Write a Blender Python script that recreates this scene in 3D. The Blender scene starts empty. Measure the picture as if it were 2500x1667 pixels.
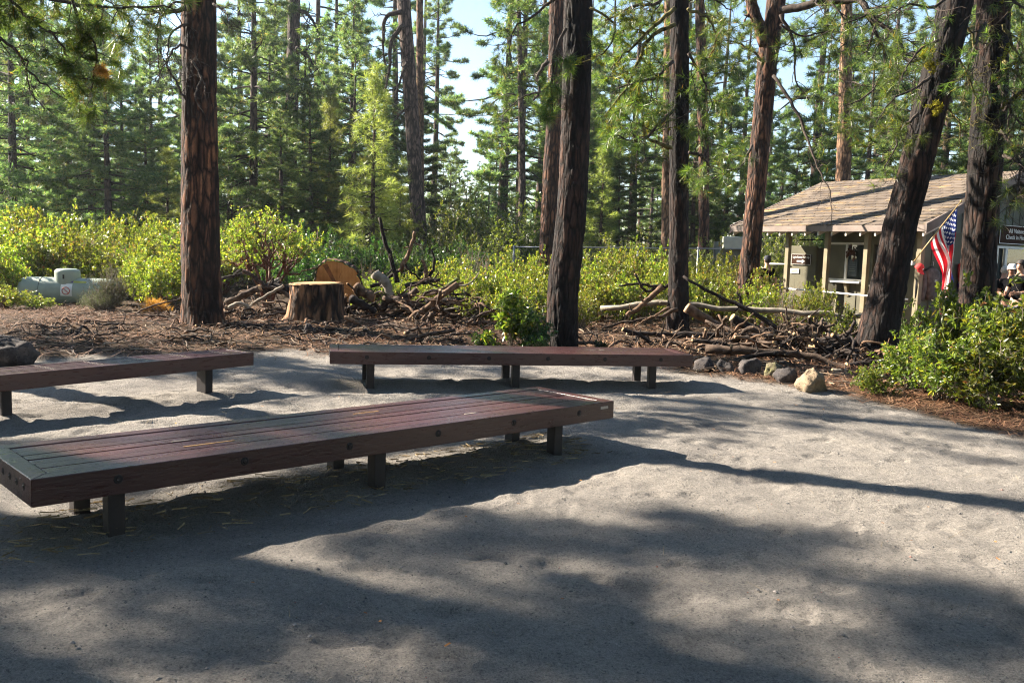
import bpy, math, random
import numpy as np
from mathutils import Vector, Matrix, Euler
R = math.radians
SC = bpy.context.scene
COL = SC.collection

# ------------------------------------------------------------------ camera model (photo is 2500 x 1667 px)
FPX, PCX, PCY = 2200.0, 1250.0, 833.5
PITCH, ROLL, CAMH = math.atan((833.5 - 615.0) / 2200.0), R(1.9), 1.6
CAMR = Matrix.Rotation(math.pi / 2 - PITCH, 3, 'X') @ Matrix.Rotation(ROLL, 3, 'Z')
CAM = Vector((0, 0, CAMH))
SUN_EL, SUN_AZ = R(31.0), math.atan2(-0.927, 0.375)      # azimuth clockwise from +Y
TOSUN = Vector((math.sin(SUN_AZ) * math.cos(SUN_EL), math.cos(SUN_AZ) * math.cos(SUN_EL), math.sin(SUN_EL)))


def ray(px, py):
    return CAMR @ Vector(((px - PCX) / FPX, -(py - PCY) / FPX, -1.0))


def atY(px, py, Y):
    d = ray(px, py)
    return CAM + d * (Y / d.y)


def atZ(px, py, z=0.0):
    d = ray(px, py)
    return CAM + d * ((z - CAMH) / d.z)


def on_plane(px, py, P0, hdir):
    n = Vector((hdir[1], -hdir[0], 0))
    d = ray(px, py)
    return CAM + d * ((Vector(P0) - CAM).dot(n) / d.dot(n))


# ------------------------------------------------------------------ numpy noise
def _h(i, j, k, s):
    n = (i.astype(np.int64) * 374761393 + j.astype(np.int64) * 668265263 + k.astype(np.int64) * 1440662683 + s * 974634777) & 0xffffffff
    n = ((n ^ (n >> 13)) * 1274126177) & 0xffffffff
    n = ((n ^ (n >> 15)) * 668265263) & 0xffffffff
    return ((n ^ (n >> 16)) & 0xffff) / 32767.5 - 1.0


def vn(x, y, z, s=0):
    x, y, z = np.broadcast_arrays(np.asarray(x, float), np.asarray(y, float), np.asarray(z, float))
    i, j, k = np.floor(x), np.floor(y), np.floor(z)
    fx, fy, fz = x - i, y - j, z - k
    i, j, k = i.astype(np.int64), j.astype(np.int64), k.astype(np.int64)
    u, v, w = fx * fx * (3 - 2 * fx), fy * fy * (3 - 2 * fy), fz * fz * (3 - 2 * fz)
    def L(a, b, t): return a + (b - a) * t
    return L(L(L(_h(i, j, k, s), _h(i + 1, j, k, s), u), L(_h(i, j + 1, k, s), _h(i + 1, j + 1, k, s), u), v),
             L(L(_h(i, j, k + 1, s), _h(i + 1, j, k + 1, s), u), L(_h(i, j + 1, k + 1, s), _h(i + 1, j + 1, k + 1, s), u), v), w)


def fbm(x, y, z=0.0, s=0, o=4):
    r, a, f = 0.0, 0.5, 1.0
    for q in range(o):
        r = r + a * vn(np.asarray(x) * f, np.asarray(y) * f, np.asarray(z) * f, s + q * 7)
        a *= 0.5
        f *= 2.03
    return r


def sst(a, b, x):
    t = np.clip((np.asarray(x, float) - a) / (b - a), 0, 1)
    return t * t * (3 - 2 * t)


# ------------------------------------------------------------------ objects and their properties
def tag(o, label=None, cat=None, group=None, kind=None):
    if label: o['label'] = label
    if cat: o['category'] = cat
    if group: o['group'] = group
    if kind: o['kind'] = kind
    return o


def empty(name, loc, label, cat, group=None, rz=0.0):
    o = bpy.data.objects.new(name, None)
    o.empty_display_size = 0.2
    COL.objects.link(o)
    o.location = loc
    o.rotation_euler = (0, 0, rz)
    return tag(o, label, cat, group)


def link(name, me, parent=None, loc=None):
    o = bpy.data.objects.new(name, me)
    COL.objects.link(o)
    if parent is not None: o.parent = parent
    if loc is not None: o.location = loc
    return o


KIDS = {}


def kids(o):
    return [c for c in COL.objects if c.parent == o]


def copy_tree(o, ch, parent=None):
    c = o.copy()
    COL.objects.link(c)
    c.parent = parent
    for k in ch.get(o.name, []):
        copy_tree(k, ch, c)
    return c


def child_map():
    m = {}
    for o in COL.objects:
        if o.parent: m.setdefault(o.parent.name, []).append(o)
    return m


class Geo:
    """collects vertices and faces of ONE mesh"""
    def __init__(s):
        s.V, s.F, s.n, s.A, s.hasA = [], [], 0, [], False

    def add(s, V, F, mi=0, attr=None):
        V = np.asarray(V, float).reshape(-1, 3)
        if not isinstance(F, list): F = [F]
        for f in F:
            f = np.asarray(f, np.int64)
            if f.size: s.F.append((f + s.n, mi))
        s.V.append(V)
        s.A.append(np.zeros(len(V)) if attr is None else np.asarray(attr, float))
        if attr is not None: s.hasA = True
        s.n += len(V)
        return s

    def xform(s, M):
        M = np.array(M)
        s.V = [v @ M[:3, :3].T + M[:3, 3] for v in s.V]
        return s

    def merge(s, g, M=None):
        for v in g.V: pass
        V = np.concatenate(g.V)
        if M is not None:
            M = np.array(M)
            V = V @ M[:3, :3].T + M[:3, 3]
        for f, mi in g.F: s.F.append((f + s.n, mi))
        s.V.append(V)
        s.A.append(np.concatenate(g.A))
        s.hasA |= g.hasA
        s.n += len(V)
        return s

    def mesh(s, name, mats, smooth=False):
        me = bpy.data.meshes.new(name)
        V = np.concatenate(s.V) if s.V else np.zeros((0, 3))
        me.vertices.add(len(V))
        me.vertices.foreach_set('co', V.ravel().astype(np.float32))
        lv = np.concatenate([f.ravel() for f, _ in s.F])
        cnt = np.concatenate([np.full(len(f), f.shape[1]) for f, _ in s.F])
        mi = np.concatenate([np.full(len(f), m) for f, m in s.F])
        st = np.concatenate([[0], np.cumsum(cnt)[:-1]])
        me.loops.add(len(lv))
        me.loops.foreach_set('vertex_index', lv.astype(np.int32))
        me.polygons.add(len(cnt))
        me.polygons.foreach_set('loop_start', st.astype(np.int32))
        me.polygons.foreach_set('material_index', mi.astype(np.int32))
        me.polygons.foreach_set('use_smooth', np.full(len(cnt), bool(smooth)))
        if not isinstance(mats, (list, tuple)): mats = [mats]
        for m in mats: me.materials.append(m)
        if s.hasA:
            a = me.attributes.new('mask', 'FLOAT', 'POINT')
            a.data.foreach_set('value', np.concatenate(s.A).astype(np.float32))
        me.update(calc_edges=True)
        me.validate()
        return me

    def build(s, name, mats, parent=None, smooth=False, loc=None):
        return link(name, s.mesh(name, mats, smooth), parent, loc)


BOXF = np.array([[0, 3, 2, 1], [4, 5, 6, 7], [0, 1, 5, 4], [1, 2, 6, 5], [2, 3, 7, 6], [3, 0, 4, 7]])


def box(g, c, size, M=None, mi=0):
    x, y, z = (q / 2 for q in size)
    V = np.array([[-x, -y, -z], [x, -y, -z], [x, y, -z], [-x, y, -z], [-x, -y, z], [x, -y, z], [x, y, z], [-x, y, z]]) + np.array(c)
    if M is not None:
        M = np.array(M)
        V = V @ M[:3, :3].T + (M[:3, 3] if M.shape[0] == 4 else 0)
    return g.add(V, BOXF, mi)


def hexa(g, b, t, mi=0):
    """solid from 4 lower and 4 upper corners"""
    return g.add(np.array([tuple(p) for p in list(b) + list(t)]), BOXF, mi)


def frames(P):
    P = np.asarray(P, float)
    T = np.gradient(P, axis=0)
    T /= np.linalg.norm(T, axis=1)[:, None] + 1e-9
    ref = np.array([0, 0, 1.0]) if abs(T[0][2]) < 0.8 else np.array([1.0, 0, 0])
    U = np.cross(np.broadcast_to(ref, T.shape), T)
    for i in range(1, len(U)):
        u = U[i - 1] - T[i] * np.dot(U[i - 1], T[i])
        U[i] = u
    U /= np.linalg.norm(U, axis=1)[:, None] + 1e-9
    return T, U, np.cross(T, U)


def tube(g, P, rad, n=6, cap=True, mi=0, capmi=None, wob=0.0, seed=0):
    P = np.asarray(P, float)
    m = len(P)
    rad = np.broadcast_to(np.asarray(rad, float), (m,))
    T, U, W = frames(P)
    a = np.arange(n) * 2 * math.pi / n
    rr = rad[:, None] * np.ones(n)
    if wob:
        rr = rr * (1 + wob * vn(np.cos(a)[None] * 1.7 + seed, np.sin(a)[None] * 1.7, np.arange(m)[:, None] * 0.6, seed))
    V = P[:, None] + rr[..., None] * (np.cos(a)[None, :, None] * U[:, None] + np.sin(a)[None, :, None] * W[:, None])
    i, j = np.meshgrid(np.arange(m - 1), np.arange(n), indexing='ij')
    F = np.stack([i * n + j, i * n + (j + 1) % n, (i + 1) * n + (j + 1) % n, (i + 1) * n + j], -1).reshape(-1, 4)
    g.add(V, F, mi)
    if cap:
        b = g.n - m * n
        g.F.append((np.array([np.arange(n)[::-1]]) + b, mi if capmi is None else capmi))
        g.F.append((np.array([np.arange(n)]) + b + (m - 1) * n, mi if capmi is None else capmi))
    return g


def lathe(g, prof, n=24, M=None, mi=0, a0=0.0, a1=2 * math.pi):
    prof = np.asarray(prof, float)
    m = len(prof)
    a = a0 + (a1 - a0) * np.arange(n) / n
    V = np.stack([prof[:, None, 0] * np.cos(a), prof[:, None, 0] * np.sin(a), prof[:, None, 1] * np.ones(n)], -1).reshape(-1, 3)
    if M is not None:
        M = np.array(M)
        V = V @ M[:3, :3].T + M[:3, 3]
    i, j = np.meshgrid(np.arange(m - 1), np.arange(n), indexing='ij')
    F = np.stack([i * n + j, i * n + (j + 1) % n, (i + 1) * n + (j + 1) % n, (i + 1) * n + j], -1).reshape(-1, 4)
    return g.add(V, F, mi)


def smooth_path(pts, n):
    P = np.array([tuple(p) for p in pts], float)
    if len(P) == 2:
        t = np.linspace(0, 1, n)[:, None]
        return P[0] * (1 - t) + P[1] * t
    d = np.concatenate([[0], np.cumsum(np.linalg.norm(np.diff(P, axis=0), axis=1))])
    m = np.gradient(P, d, axis=0)
    s = np.linspace(0, d[-1], n)
    k = np.clip(np.searchsorted(d, s, side='right') - 1, 0, len(P) - 2)
    h = (d[k + 1] - d[k])[:, None]
    t = ((s - d[k])[:, None]) / h
    return ((2 * t**3 - 3 * t**2 + 1) * P[k] + (t**3 - 2 * t**2 + t) * h * m[k] + (-2 * t**3 + 3 * t**2) * P[k + 1] + (t**3 - t**2) * h * m[k + 1])


# ------------------------------------------------------------------ materials
def mat(name):
    m = bpy.data.materials.new(name)
    m.use_nodes = True
    return m, m.node_tree, m.node_tree.nodes['Principled BSDF'], m.node_tree.nodes['Material Output']


def N(nt, typ, ins=None, **kw):
    n = nt.nodes.new(typ)
    for k, v in kw.items(): setattr(n, k, v)
    for k, v in (ins or {}).items():
        if hasattr(v, 'is_linked'): nt.links.new(v, n.inputs[k])
        else: n.inputs[k].default_value = v
    return n


def ramp(nt, fac, stops, interp='LINEAR'):
    n = nt.nodes.new('ShaderNodeValToRGB')
    n.color_ramp.interpolation = interp
    e = n.color_ramp.elements
    while len(e) < len(stops): e.new(0.5)
    for q, (p, c) in zip(e, stops):
        q.position = p
        q.color = (*c, 1) if len(c) == 3 else c
    nt.links.new(fac, n.inputs[0])
    return n.outputs[0]


def mixc(nt, f, a, b, mode='MIX'):
    n = nt.nodes.new('ShaderNodeMix')
    n.data_type = 'RGBA'
    n.blend_type = mode
    for s, v in ((n.inputs[0], f), (n.inputs[6], a), (n.inputs[7], b)):
        if hasattr(v, 'is_linked'): nt.links.new(v, s)
        else: s.default_value = v if not isinstance(v, tuple) or len(v) == 4 else (*v, 1)
    return n.outputs[2]


def bump(nt, h, dist, strength=1.0, nrm=None):
    n = N(nt, 'ShaderNodeBump', {'Height': h, 'Distance': dist, 'Strength': strength})
    if nrm is not None: nt.links.new(nrm, n.inputs['Normal'])
    return n.outputs[0]


def coords(nt, scale=(1, 1, 1), kind='Object'):
    t = N(nt, 'ShaderNodeTexCoord')
    return N(nt, 'ShaderNodeMapping', {'Vector': t.outputs[kind], 'Scale': scale}).outputs[0]


def simple(name, col, rough=0.7, metal=0.0, var=0.12, scale=6.0, bmp=0.0, bscale=40.0, spec=0.5):
    m, nt, b, o = mat(name)
    c = coords(nt)
    n = N(nt, 'ShaderNodeTexNoise', {'Vector': c, 'Scale': scale, 'Detail': 5.0})
    d = tuple(max(0, q * (1 - 1.6 * var)) for q in col)
    l = tuple(min(1, q * (1 + 1.6 * var)) for q in col)
    nt.links.new(ramp(nt, n.outputs[0], [(0.3, d), (0.7, l)]), b.inputs['Base Color'])
    b.inputs['Roughness'].default_value = rough
    b.inputs['Metallic'].default_value = metal
    b.inputs['Specular IOR Level'].default_value = spec
    if bmp:
        n2 = N(nt, 'ShaderNodeTexNoise', {'Vector': c, 'Scale': bscale, 'Detail': 4.0})
        nt.links.new(bump(nt, n2.outputs[0], bmp), b.inputs['Normal'])
    return m


def leaf_mat(name, stops, tcol, trans=0.4, rough=0.45, spec=0.5, hue=0.02):
    m, nt, b, o = mat(name)
    g = N(nt, 'ShaderNodeNewGeometry')
    c = ramp(nt, g.outputs['Random Per Island'], stops)
    oi = N(nt, 'ShaderNodeObjectInfo')
    hv = N(nt, 'ShaderNodeMath', {0: oi.outputs['Random'], 1: hue * 2, 2: 0.5 - hue}, operation='MULTIPLY_ADD')
    vv = N(nt, 'ShaderNodeMath', {0: oi.outputs['Random'], 1: 0.6, 2: 0.68}, operation='MULTIPLY_ADD')
    hs = N(nt, 'ShaderNodeHueSaturation', {'Hue': hv.outputs[0], 'Value': vv.outputs[0], 'Color': c})
    nt.links.new(hs.outputs[0], b.inputs['Base Color'])
    b.inputs['Roughness'].default_value = rough
    b.inputs['Specular IOR Level'].default_value = spec
    t = N(nt, 'ShaderNodeBsdfTranslucent', {'Color': mixc(nt, 1.0, hs.outputs[0], tcol, 'MULTIPLY')})
    mx = N(nt, 'ShaderNodeMixShader', {0: trans, 1: b.outputs[0], 2: t.outputs[0]})
    nt.links.new(mx.outputs[0], o.inputs[0])
    return m


M = {}
# pine needles: colours of single needles, light carried through them
M['needle'] = leaf_mat('pine_needles', [(0, (.024, .052, .026)), (.5, (.056, .095, .040)), (.97, (.115, .15, .055)), (1, (.22, .11, .03))], (3.3, 3.2, 1.8), .5, .42, .4, .02)
M['needle_light'] = leaf_mat('young_pine_needles', [(0, (.07, .09, .025)), (.6, (.13, .15, .042)), (1, (.19, .19, .065))], (2.5, 2.5, 1.3), .5, .42)
M['needle_near'] = leaf_mat('long_pine_needles', [(0, (.025, .05, .014)), (.6, (.06, .095, .024)), (.94, (.12, .15, .04)), (1, (.25, .13, .03))], (2.8, 2.8, 1.2), .45, .35)
M['needle_dead'] = leaf_mat('dead_pine_needles', [(0, (.28, .13, .04)), (1, (.42, .22, .06))], (1.5, 1.3, .8), .4, .6)
M['manzanita'] = leaf_mat('manzanita_leaves', [(0, (.05, .085, .014)), (.4, (.13, .175, .026)), (.78, (.23, .26, .045)), (.95, (.32, .30, .08)), (1, (.30, .11, .04))], (2.0, 2.0, .8), .40, .30, .6)
M['bush_green'] = leaf_mat('green_bush_leaves', [(0, (.04, .06, .014)), (.6, (.085, .11, .024)), (1, (.16, .165, .04))], (2.3, 2.2, .9), .45, .38, .5)
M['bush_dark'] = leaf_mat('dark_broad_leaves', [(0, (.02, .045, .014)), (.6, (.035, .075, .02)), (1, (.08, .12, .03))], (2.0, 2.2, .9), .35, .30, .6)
M['bush_near'] = leaf_mat('near_shrub_leaves', [(0, (.034, .054, .011)), (.45, (.080, .112, .021)), (.88, (.17, .205, .04)), (.97, (.30, .26, .05)), (1, (.28, .11, .04))], (2.0, 2.0, .8), .40, .34, .4)
M['sage'] = leaf_mat('grey_green_leaves', [(0, (.05, .06, .028)), (1, (.11, .12, .06))], (1.8, 1.8, 1.2), .35, .6, .3)


def bark_mat(name, plate, plate2, fis, scale, strch=0.28, bd=0.02, char=0.0, moss=False):
    m, nt, b, o = mat(name)
    c = coords(nt, (scale, scale, scale * strch))
    w = N(nt, 'ShaderNodeTexNoise', {'Vector': c, 'Scale': 1.1, 'Detail': 5.0, 'Roughness': .65})
    cw = mixc(nt, 0.75, c, w.outputs['Color'], 'ADD')
    v = N(nt, 'ShaderNodeTexVoronoi', {'Vector': cw, 'Scale': 1.0}, feature='DISTANCE_TO_EDGE')
    v2 = N(nt, 'ShaderNodeTexVoronoi', {'Vector': cw, 'Scale': 1.0})
    fine = N(nt, 'ShaderNodeTexNoise', {'Vector': c, 'Scale': 6.0, 'Detail': 6.0, 'Roughness': .65})
    pc = mixc(nt, v2.outputs['Color'], plate, plate2)
    pc = mixc(nt, .55, pc, ramp(nt, fine.outputs[0], [(.3, (.35, .33, .32)), (.7, (1.5, 1.5, 1.5))]), 'MULTIPLY')
    at = N(nt, 'ShaderNodeAttribute', attribute_name='mask')
    ed = ramp(nt, v.outputs['Distance'], [(0.0, (0, 0, 0)), (.22, (1, 1, 1))])
    col = mixc(nt, ed, fis, pc)
    if char > 0:
        big = N(nt, 'ShaderNodeTexNoise', {'Vector': coords(nt, (1.6, 1.6, .45)), 'Scale': 1.0, 'Detail': 3.0})
        cf = ramp(nt, big.outputs[0], [(.5 - .3 * char, (0, 0, 0)), (.72 - .3 * char, (1, 1, 1))])
        inv = N(nt, 'ShaderNodeMath', {0: cf, 1: .88}, operation='MULTIPLY')
        col = mixc(nt, inv.outputs[0], col, (.012, .010, .009))
    col = mixc(nt, at.outputs['Fac'], col, (fis[0] * .8, fis[1] * .8, fis[2] * .8))
    nt.links.new(col, b.inputs['Base Color'])
    b.inputs['Roughness'].default_value = .9
    b.inputs['Specular IOR Level'].default_value = .25
    h = mixc(nt, .35, ed, fine.outputs['Color'])
    nt.links.new(bump(nt, h, bd), b.inputs['Normal'])
    return m


M['bark'] = bark_mat('ponderosa_bark', (.24, .115, .068), (.13, .062, .04), (.018, .013, .011), 10.0, .22, .03, char=.06)
M['bark_char'] = bark_mat('fire_blackened_bark', (.36, .16, .08), (.14, .062, .036), (.016, .011, .009), 10.0, .22, .02, char=.38)
M['bark_stump'] = bark_mat('split_orange_stump_bark', (.40, .21, .11), (.26, .13, .065), (.014, .010, .008), 7.0, .16, .03, char=.10)
M['bark_dark'] = bark_mat('dark_furrowed_bark', (.11, .055, .036), (.045, .026, .02), (.006, .005, .005), 11.0, .20, .03, char=.5)
M['bark_grey'] = bark_mat('grey_brown_bark', (.22, .15, .12), (.15, .10, .08), (.03, .024, .02), 9.0, .3, .02)
M['bark_pale'] = bark_mat('pale_orange_bark', (.36, .21, .12), (.27, .15, .09), (.05, .03, .02), 8.0, .3, .02)
M['bark_far'] = bark_mat('distant_pine_bark', (.13, .085, .065), (.085, .055, .045), (.03, .022, .02), 6.0, .3, .01)
M['twig'] = simple('pine_twig_bark', (.055, .042, .034), .9, var=.35, scale=14, bmp=.004, bscale=60, spec=.2)
M['twig_moss'] = simple('mossy_twig_bark', (.10, .085, .03), .9, var=.6, scale=9, bmp=.005, bscale=50, spec=.2)
M['moss'] = leaf_mat('yellow_moss', [(0, (.14, .15, .015)), (1, (.32, .30, .03))], (1.2, 1.2, .8), .3, .9, .1)
M['stem'] = simple('manzanita_stem', (.13, .055, .035), .7, var=.35, scale=10, spec=.3)
M['stem_grey'] = simple('grey_shrub_stem', (.17, .14, .11), .8, var=.3, scale=10, spec=.3)
M['dead'] = simple('dead_branch_wood', (.07, .048, .035), .9, var=.45, scale=9, bmp=.008, bscale=45, spec=.2)
M['dead_dark'] = simple('dark_dead_branch_wood', (.028, .021, .018), .9, var=.45, scale=9, bmp=.008, bscale=45, spec=.2)
M['dead_tan'] = simple('tan_dead_branch_wood', (.13, .08, .05), .88, var=.4, scale=8, bmp=.008, bscale=45, spec=.2)
M['dead_pale'] = simple('weathered_pale_wood', (.22, .19, .15), .85, var=.25, scale=7, bmp=.004, bscale=40, spec=.2)
M['dead_moss'] = simple('mossy_branch_wood', (.13, .15, .05), .9, var=.4, scale=8, bmp=.006, bscale=45, spec=.2)
M['cut'] = simple('cut_wood_end', (.42, .27, .14), .85, var=.2, scale=12, spec=.2)
# ------------------------------------------------------------------ where the benches stand
BL, BH = 4.42, 0.40
BWS = (.90, .80, .47)


def bench_frame(pl, pr, keep, BW):
    a, b = atZ(*pl, BH), atZ(*pr, BH)
    u = (b - a).normalized()
    w = Vector((-u.y, u.x, 0))
    o = (a + u * BL / 2) if keep == 'l' else (b - u * BL / 2) if keep == 'r' else (a + b) / 2
    o = o + w * BW / 2
    return Vector((o.x, o.y, 0)), math.atan2(u.y, u.x)


BENCH = [bench_frame((71, 1171), (1501, 978), 'm', BWS[0]), bench_frame((802, 858), (1695, 867), 'm', BWS[1]), bench_frame((0, 916), (620, 860), 'r', BWS[2])]


def gz(x, y):
    x, y = np.asarray(x, float), np.asarray(y, float)
    d = np.hypot(x, y)
    z = 0.05 * fbm(x * .35, y * .35, 0, 3, 2) * sst(1, 6, d) + .012 * fbm(x * 1.7, y * 1.7, 0, 5, 2)
    z = z + sst(24, 60, d) * .9 + sst(60, 260, d) * 2.0
    # brush piles and litter lie on slightly raised ground
    z = z + .12 * np.exp(-((x + 2.2) / 3.5) ** 2 - ((y - 19) / 2.5) ** 2)
    for (o, a) in BENCH:
        dx, dy = x - o.x, y - o.y
        u = dx * math.cos(a) + dy * math.sin(a)
        v = -dx * math.sin(a) + dy * math.cos(a)
        along = sst(BL / 2 + .6, BL / 2 - .4, np.abs(u))
        z = z - along * (.062 * np.exp(-((v + .48) / .38) ** 2) + .03 * np.exp(-((v - .55) / .3) ** 2))
        z = z + along * .02 * np.exp(-((v + 1.25) / .35) ** 2) + along * .018 * np.exp(-(v / .28) ** 2)
    return z


def g1(x, y): return float(gz(x, y))


def on_ground(px, py):
    z = 0.0
    for _ in range(8):
        p = atZ(px, py, z)
        z = g1(p.x, p.y)
    return Vector((p.x, p.y, z))


EDGE = np.array([(-40, 13), (-12, 11.0), (-6.5, 11.3), (-3.4, 13.3), (1.6, 13.6), (2.8, 12.3), (4.2, 10.6), (4.7, 9.3), (5.1, 8.4), (6.2, 6), (8, 2), (12, -8)])


def duff(x, y):
    yb = np.interp(x, EDGE[:, 0], EDGE[:, 1])
    return sst(-.55, .55, (y - yb) + 1.1 * fbm(x * .9, y * .9, 2.0, 11, 4))


# ------------------------------------------------------------------ ground
def axis(a, b, step, lo, hi, growth=1.13):
    c = list(np.arange(a, b + 1e-6, step))
    s, q = step, c[-1]
    while q < hi:
        s *= growth
        q += s
        c.append(q)
    s, q = step, c[0]
    while q > lo:
        s *= growth
        q -= s
        c.insert(0, q)
    return np.array(c)


GX = axis(-7.0, 7.5, .036, -420, 420)
GY = axis(2.3, 15.5, .036, -300, 480)
X, Y = np.meshgrid(GX, GY, indexing='ij')
Z = gz(X, Y)
near = sst(24, 14, np.hypot(X, Y - 6))
DF = duff(X, Y)
foot = fbm(X * 3.1, Y * 3.1, 1.0, 21, 3)
Z = Z + near * (1 - .3 * DF) * (.016 * foot + .015 * fbm(X * 8, Y * 8, 0, 23, 5) - .022 * sst(.22, .42, fbm(X * 4.4, Y * 4.4, 4, 27, 2)))
Z = Z + near * DF * .05 * fbm(X * 2.2, Y * 2.2, 0, 29, 4)
rp = np.random.default_rng(77)
for k in range(240):                       # shoe prints: shallow soles with a raised rim
    d_ = rp.uniform(2.6, 9.5)
    fx_, fy_ = rp.uniform(-.55, .62) * d_, d_
    a_ = rp.normal() * .7 + (0 if k % 2 else 1.2)
    ii = slice(*np.searchsorted(GX, (fx_ - .3, fx_ + .3)))
    jj = slice(*np.searchsorted(GY, (fy_ - .3, fy_ + .3)))
    u_ = (X[ii, jj] - fx_) * math.cos(a_) + (Y[ii, jj] - fy_) * math.sin(a_)
    v_ = -(X[ii, jj] - fx_) * math.sin(a_) + (Y[ii, jj] - fy_) * math.cos(a_)
    q_ = np.sqrt((u_ / .15) ** 2 + (v_ / (.055 + .012 * np.sin(u_ * 20))) ** 2)
    Z[ii, jj] += (1 - DF[ii, jj]) * rp.uniform(.3, .8) * (-.010 * sst(1.25, .7, q_) + .007 * np.exp(-((q_ - 1.45) / .3) ** 2))
nx, ny = X.shape
i, j = np.meshgrid(np.arange(nx - 1), np.arange(ny - 1), indexing='ij')
F = np.stack([i * ny + j, (i + 1) * ny + j, (i + 1) * ny + j + 1, i * ny + j + 1], -1).reshape(-1, 4)
g = Geo().add(np.stack([X, Y, Z], -1).reshape(-1, 3), F, 0, DF.ravel())

m, nt, b, o = mat('cinder_sand_and_needle_duff')
c = coords(nt)
big = N(nt, 'ShaderNodeTexNoise', {'Vector': c, 'Scale': .9, 'Detail': 6.0, 'Roughness': .6})
mid = N(nt, 'ShaderNodeTexNoise', {'Vector': c, 'Scale': 26.0, 'Detail': 6.0, 'Roughness': .7})
grain = N(nt, 'ShaderNodeTexNoise', {'Vector': c, 'Scale': 120.0, 'Detail': 4.0, 'Roughness': .7})
peb = N(nt, 'ShaderNodeTexVoronoi', {'Vector': c, 'Scale': 95.0})
pebm = ramp(nt, peb.outputs['Color'], [(.80, (0, 0, 0)), (.88, (1, 1, 1))])
sand = ramp(nt, big.outputs[0], [(.28, (.235, .215, .195)), (.5, (.335, .305, .27)), (.76, (.43, .385, .33))])
sand = mixc(nt, .6, sand, ramp(nt, grain.outputs[0], [(.28, (.40, .40, .42)), (.5, (1, 1, 1)), (.75, (1.4, 1.38, 1.35))]), 'MULTIPLY')
sand = mixc(nt, .5, sand, ramp(nt, mid.outputs[0], [(.3, (.62, .62, .64)), (.62, (1.12, 1.12, 1.12))]), 'MULTIPLY')
sand = mixc(nt, .75, sand, ramp(nt, N(nt, 'ShaderNodeTexNoise', {'Vector': c, 'Scale': 70.0, 'Detail': 6.0, 'Roughness': .8}).outputs[0], [(.34, (.45, .45, .47)), (.5, (1, 1, 1)), (.68, (1.25, 1.24, 1.22))]), 'MULTIPLY')
peb2 = N(nt, 'ShaderNodeMath', {0: pebm, 1: .55}, operation='MULTIPLY')
sand = mixc(nt, peb2.outputs[0], sand, (.10, .10, .105))
dn = N(nt, 'ShaderNodeTexNoise', {'Vector': coords(nt, (1, 1, 1)), 'Scale': 3.2, 'Detail': 8.0, 'Roughness': .7, 'Distortion': 1.5})
df = N(nt, 'ShaderNodeTexNoise', {'Vector': c, 'Scale': 60.0, 'Detail': 5.0, 'Roughness': .75, 'Distortion': 2.0})
du = ramp(nt, dn.outputs[0], [(.28, (.022, .015, .011)), (.5, (.065, .042, .027)), (.72, (.18, .118, .065))])
du = mixc(nt, .8, du, ramp(nt, df.outputs[0], [(.3, (.3, .3, .3)), (.65, (1.5, 1.45, 1.35))]), 'MULTIPLY')
at = N(nt, 'ShaderNodeAttribute', attribute_name='mask')
nt.links.new(mixc(nt, at.outputs['Fac'], sand, du), b.inputs['Base Color'])
b.inputs['Roughness'].default_value = .95
b.inputs['Specular IOR Level'].default_value = .15
rel = N(nt, 'ShaderNodeTexNoise', {'Vector': c, 'Scale': 48.0, 'Detail': 5.0, 'Roughness': .75})
b0 = bump(nt, rel.outputs[0], .035)
b1 = bump(nt, mid.outputs[0], .035, 1.0, b0)
b2 = bump(nt, grain.outputs[0], .013, 1.0, b1)
nt.links.new(bump(nt, df.outputs[0], .02, .5, b2), b.inputs['Normal'])
M['ground'] = m
tag(g.build('ground', m, smooth=True), 'pale grey cinder sand clearing giving way to brown needle duff', 'ground', kind='structure')

# ------------------------------------------------------------------ benches
m, nt, b, o = mat('worn_maroon_brown_paint')
c = coords(nt, (1.2, 9, 9))
n1 = N(nt, 'ShaderNodeTexNoise', {'Vector': c, 'Scale': 2.0, 'Detail': 6.0, 'Roughness': .65})
n2 = N(nt, 'ShaderNodeTexNoise', {'Vector': coords(nt, (2.2, 14, 14)), 'Scale': 3.0, 'Detail': 5.0, 'Roughness': .7})
oi = N(nt, 'ShaderNodeObjectInfo')
base = ramp(nt, n1.outputs[0], [(.3, (.037, .0130, .0115)), (.7, (.060, .0215, .019))])
hv = N(nt, 'ShaderNodeMath', {0: oi.outputs['Random'], 1: .4, 2: .8}, operation='MULTIPLY_ADD')
hs = N(nt, 'ShaderNodeHueSaturation', {'Value': hv.outputs[0], 'Color': base})
wear = ramp(nt, n2.outputs[0], [(.70, (0, 0, 0)), (.74, (1, 1, 1))])
wn = N(nt, 'ShaderNodeTexNoise', {'Vector': coords(nt), 'Scale': 1.1, 'Detail': 2.0})
wm = N(nt, 'ShaderNodeMath', {0: wear, 1: ramp(nt, wn.outputs[0], [(.5, (0, 0, 0)), (.65, (.85, .85, .85))])}, operation='MULTIPLY')
nt.links.new(mixc(nt, wm.outputs[0], hs.outputs[0], (.20, .12, .085)), b.inputs['Base Color'])
nt.links.new(ramp(nt, n2.outputs[0], [(.3, (.22, .22, .22)), (.7, (.42, .42, .42))]), b.inputs['Roughness'])
nt.links.new(bump(nt, n2.outputs[0], .0025), b.inputs['Normal'])
M['paint'] = m
M['paint_post'] = simple('dark_maroon_post_paint', (.016, .010, .0095), .6, var=.3, scale=8, bmp=.002)
M['hole'] = simple('dark_bolt_hole', (.008, .006, .006), .8)
M['bolt'] = simple('rusty_bolt', (.022, .015, .013), .6, .3)
M['scuff'] = simple('bare_scuffed_wood', (.42, .36, .30), .8)
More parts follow.
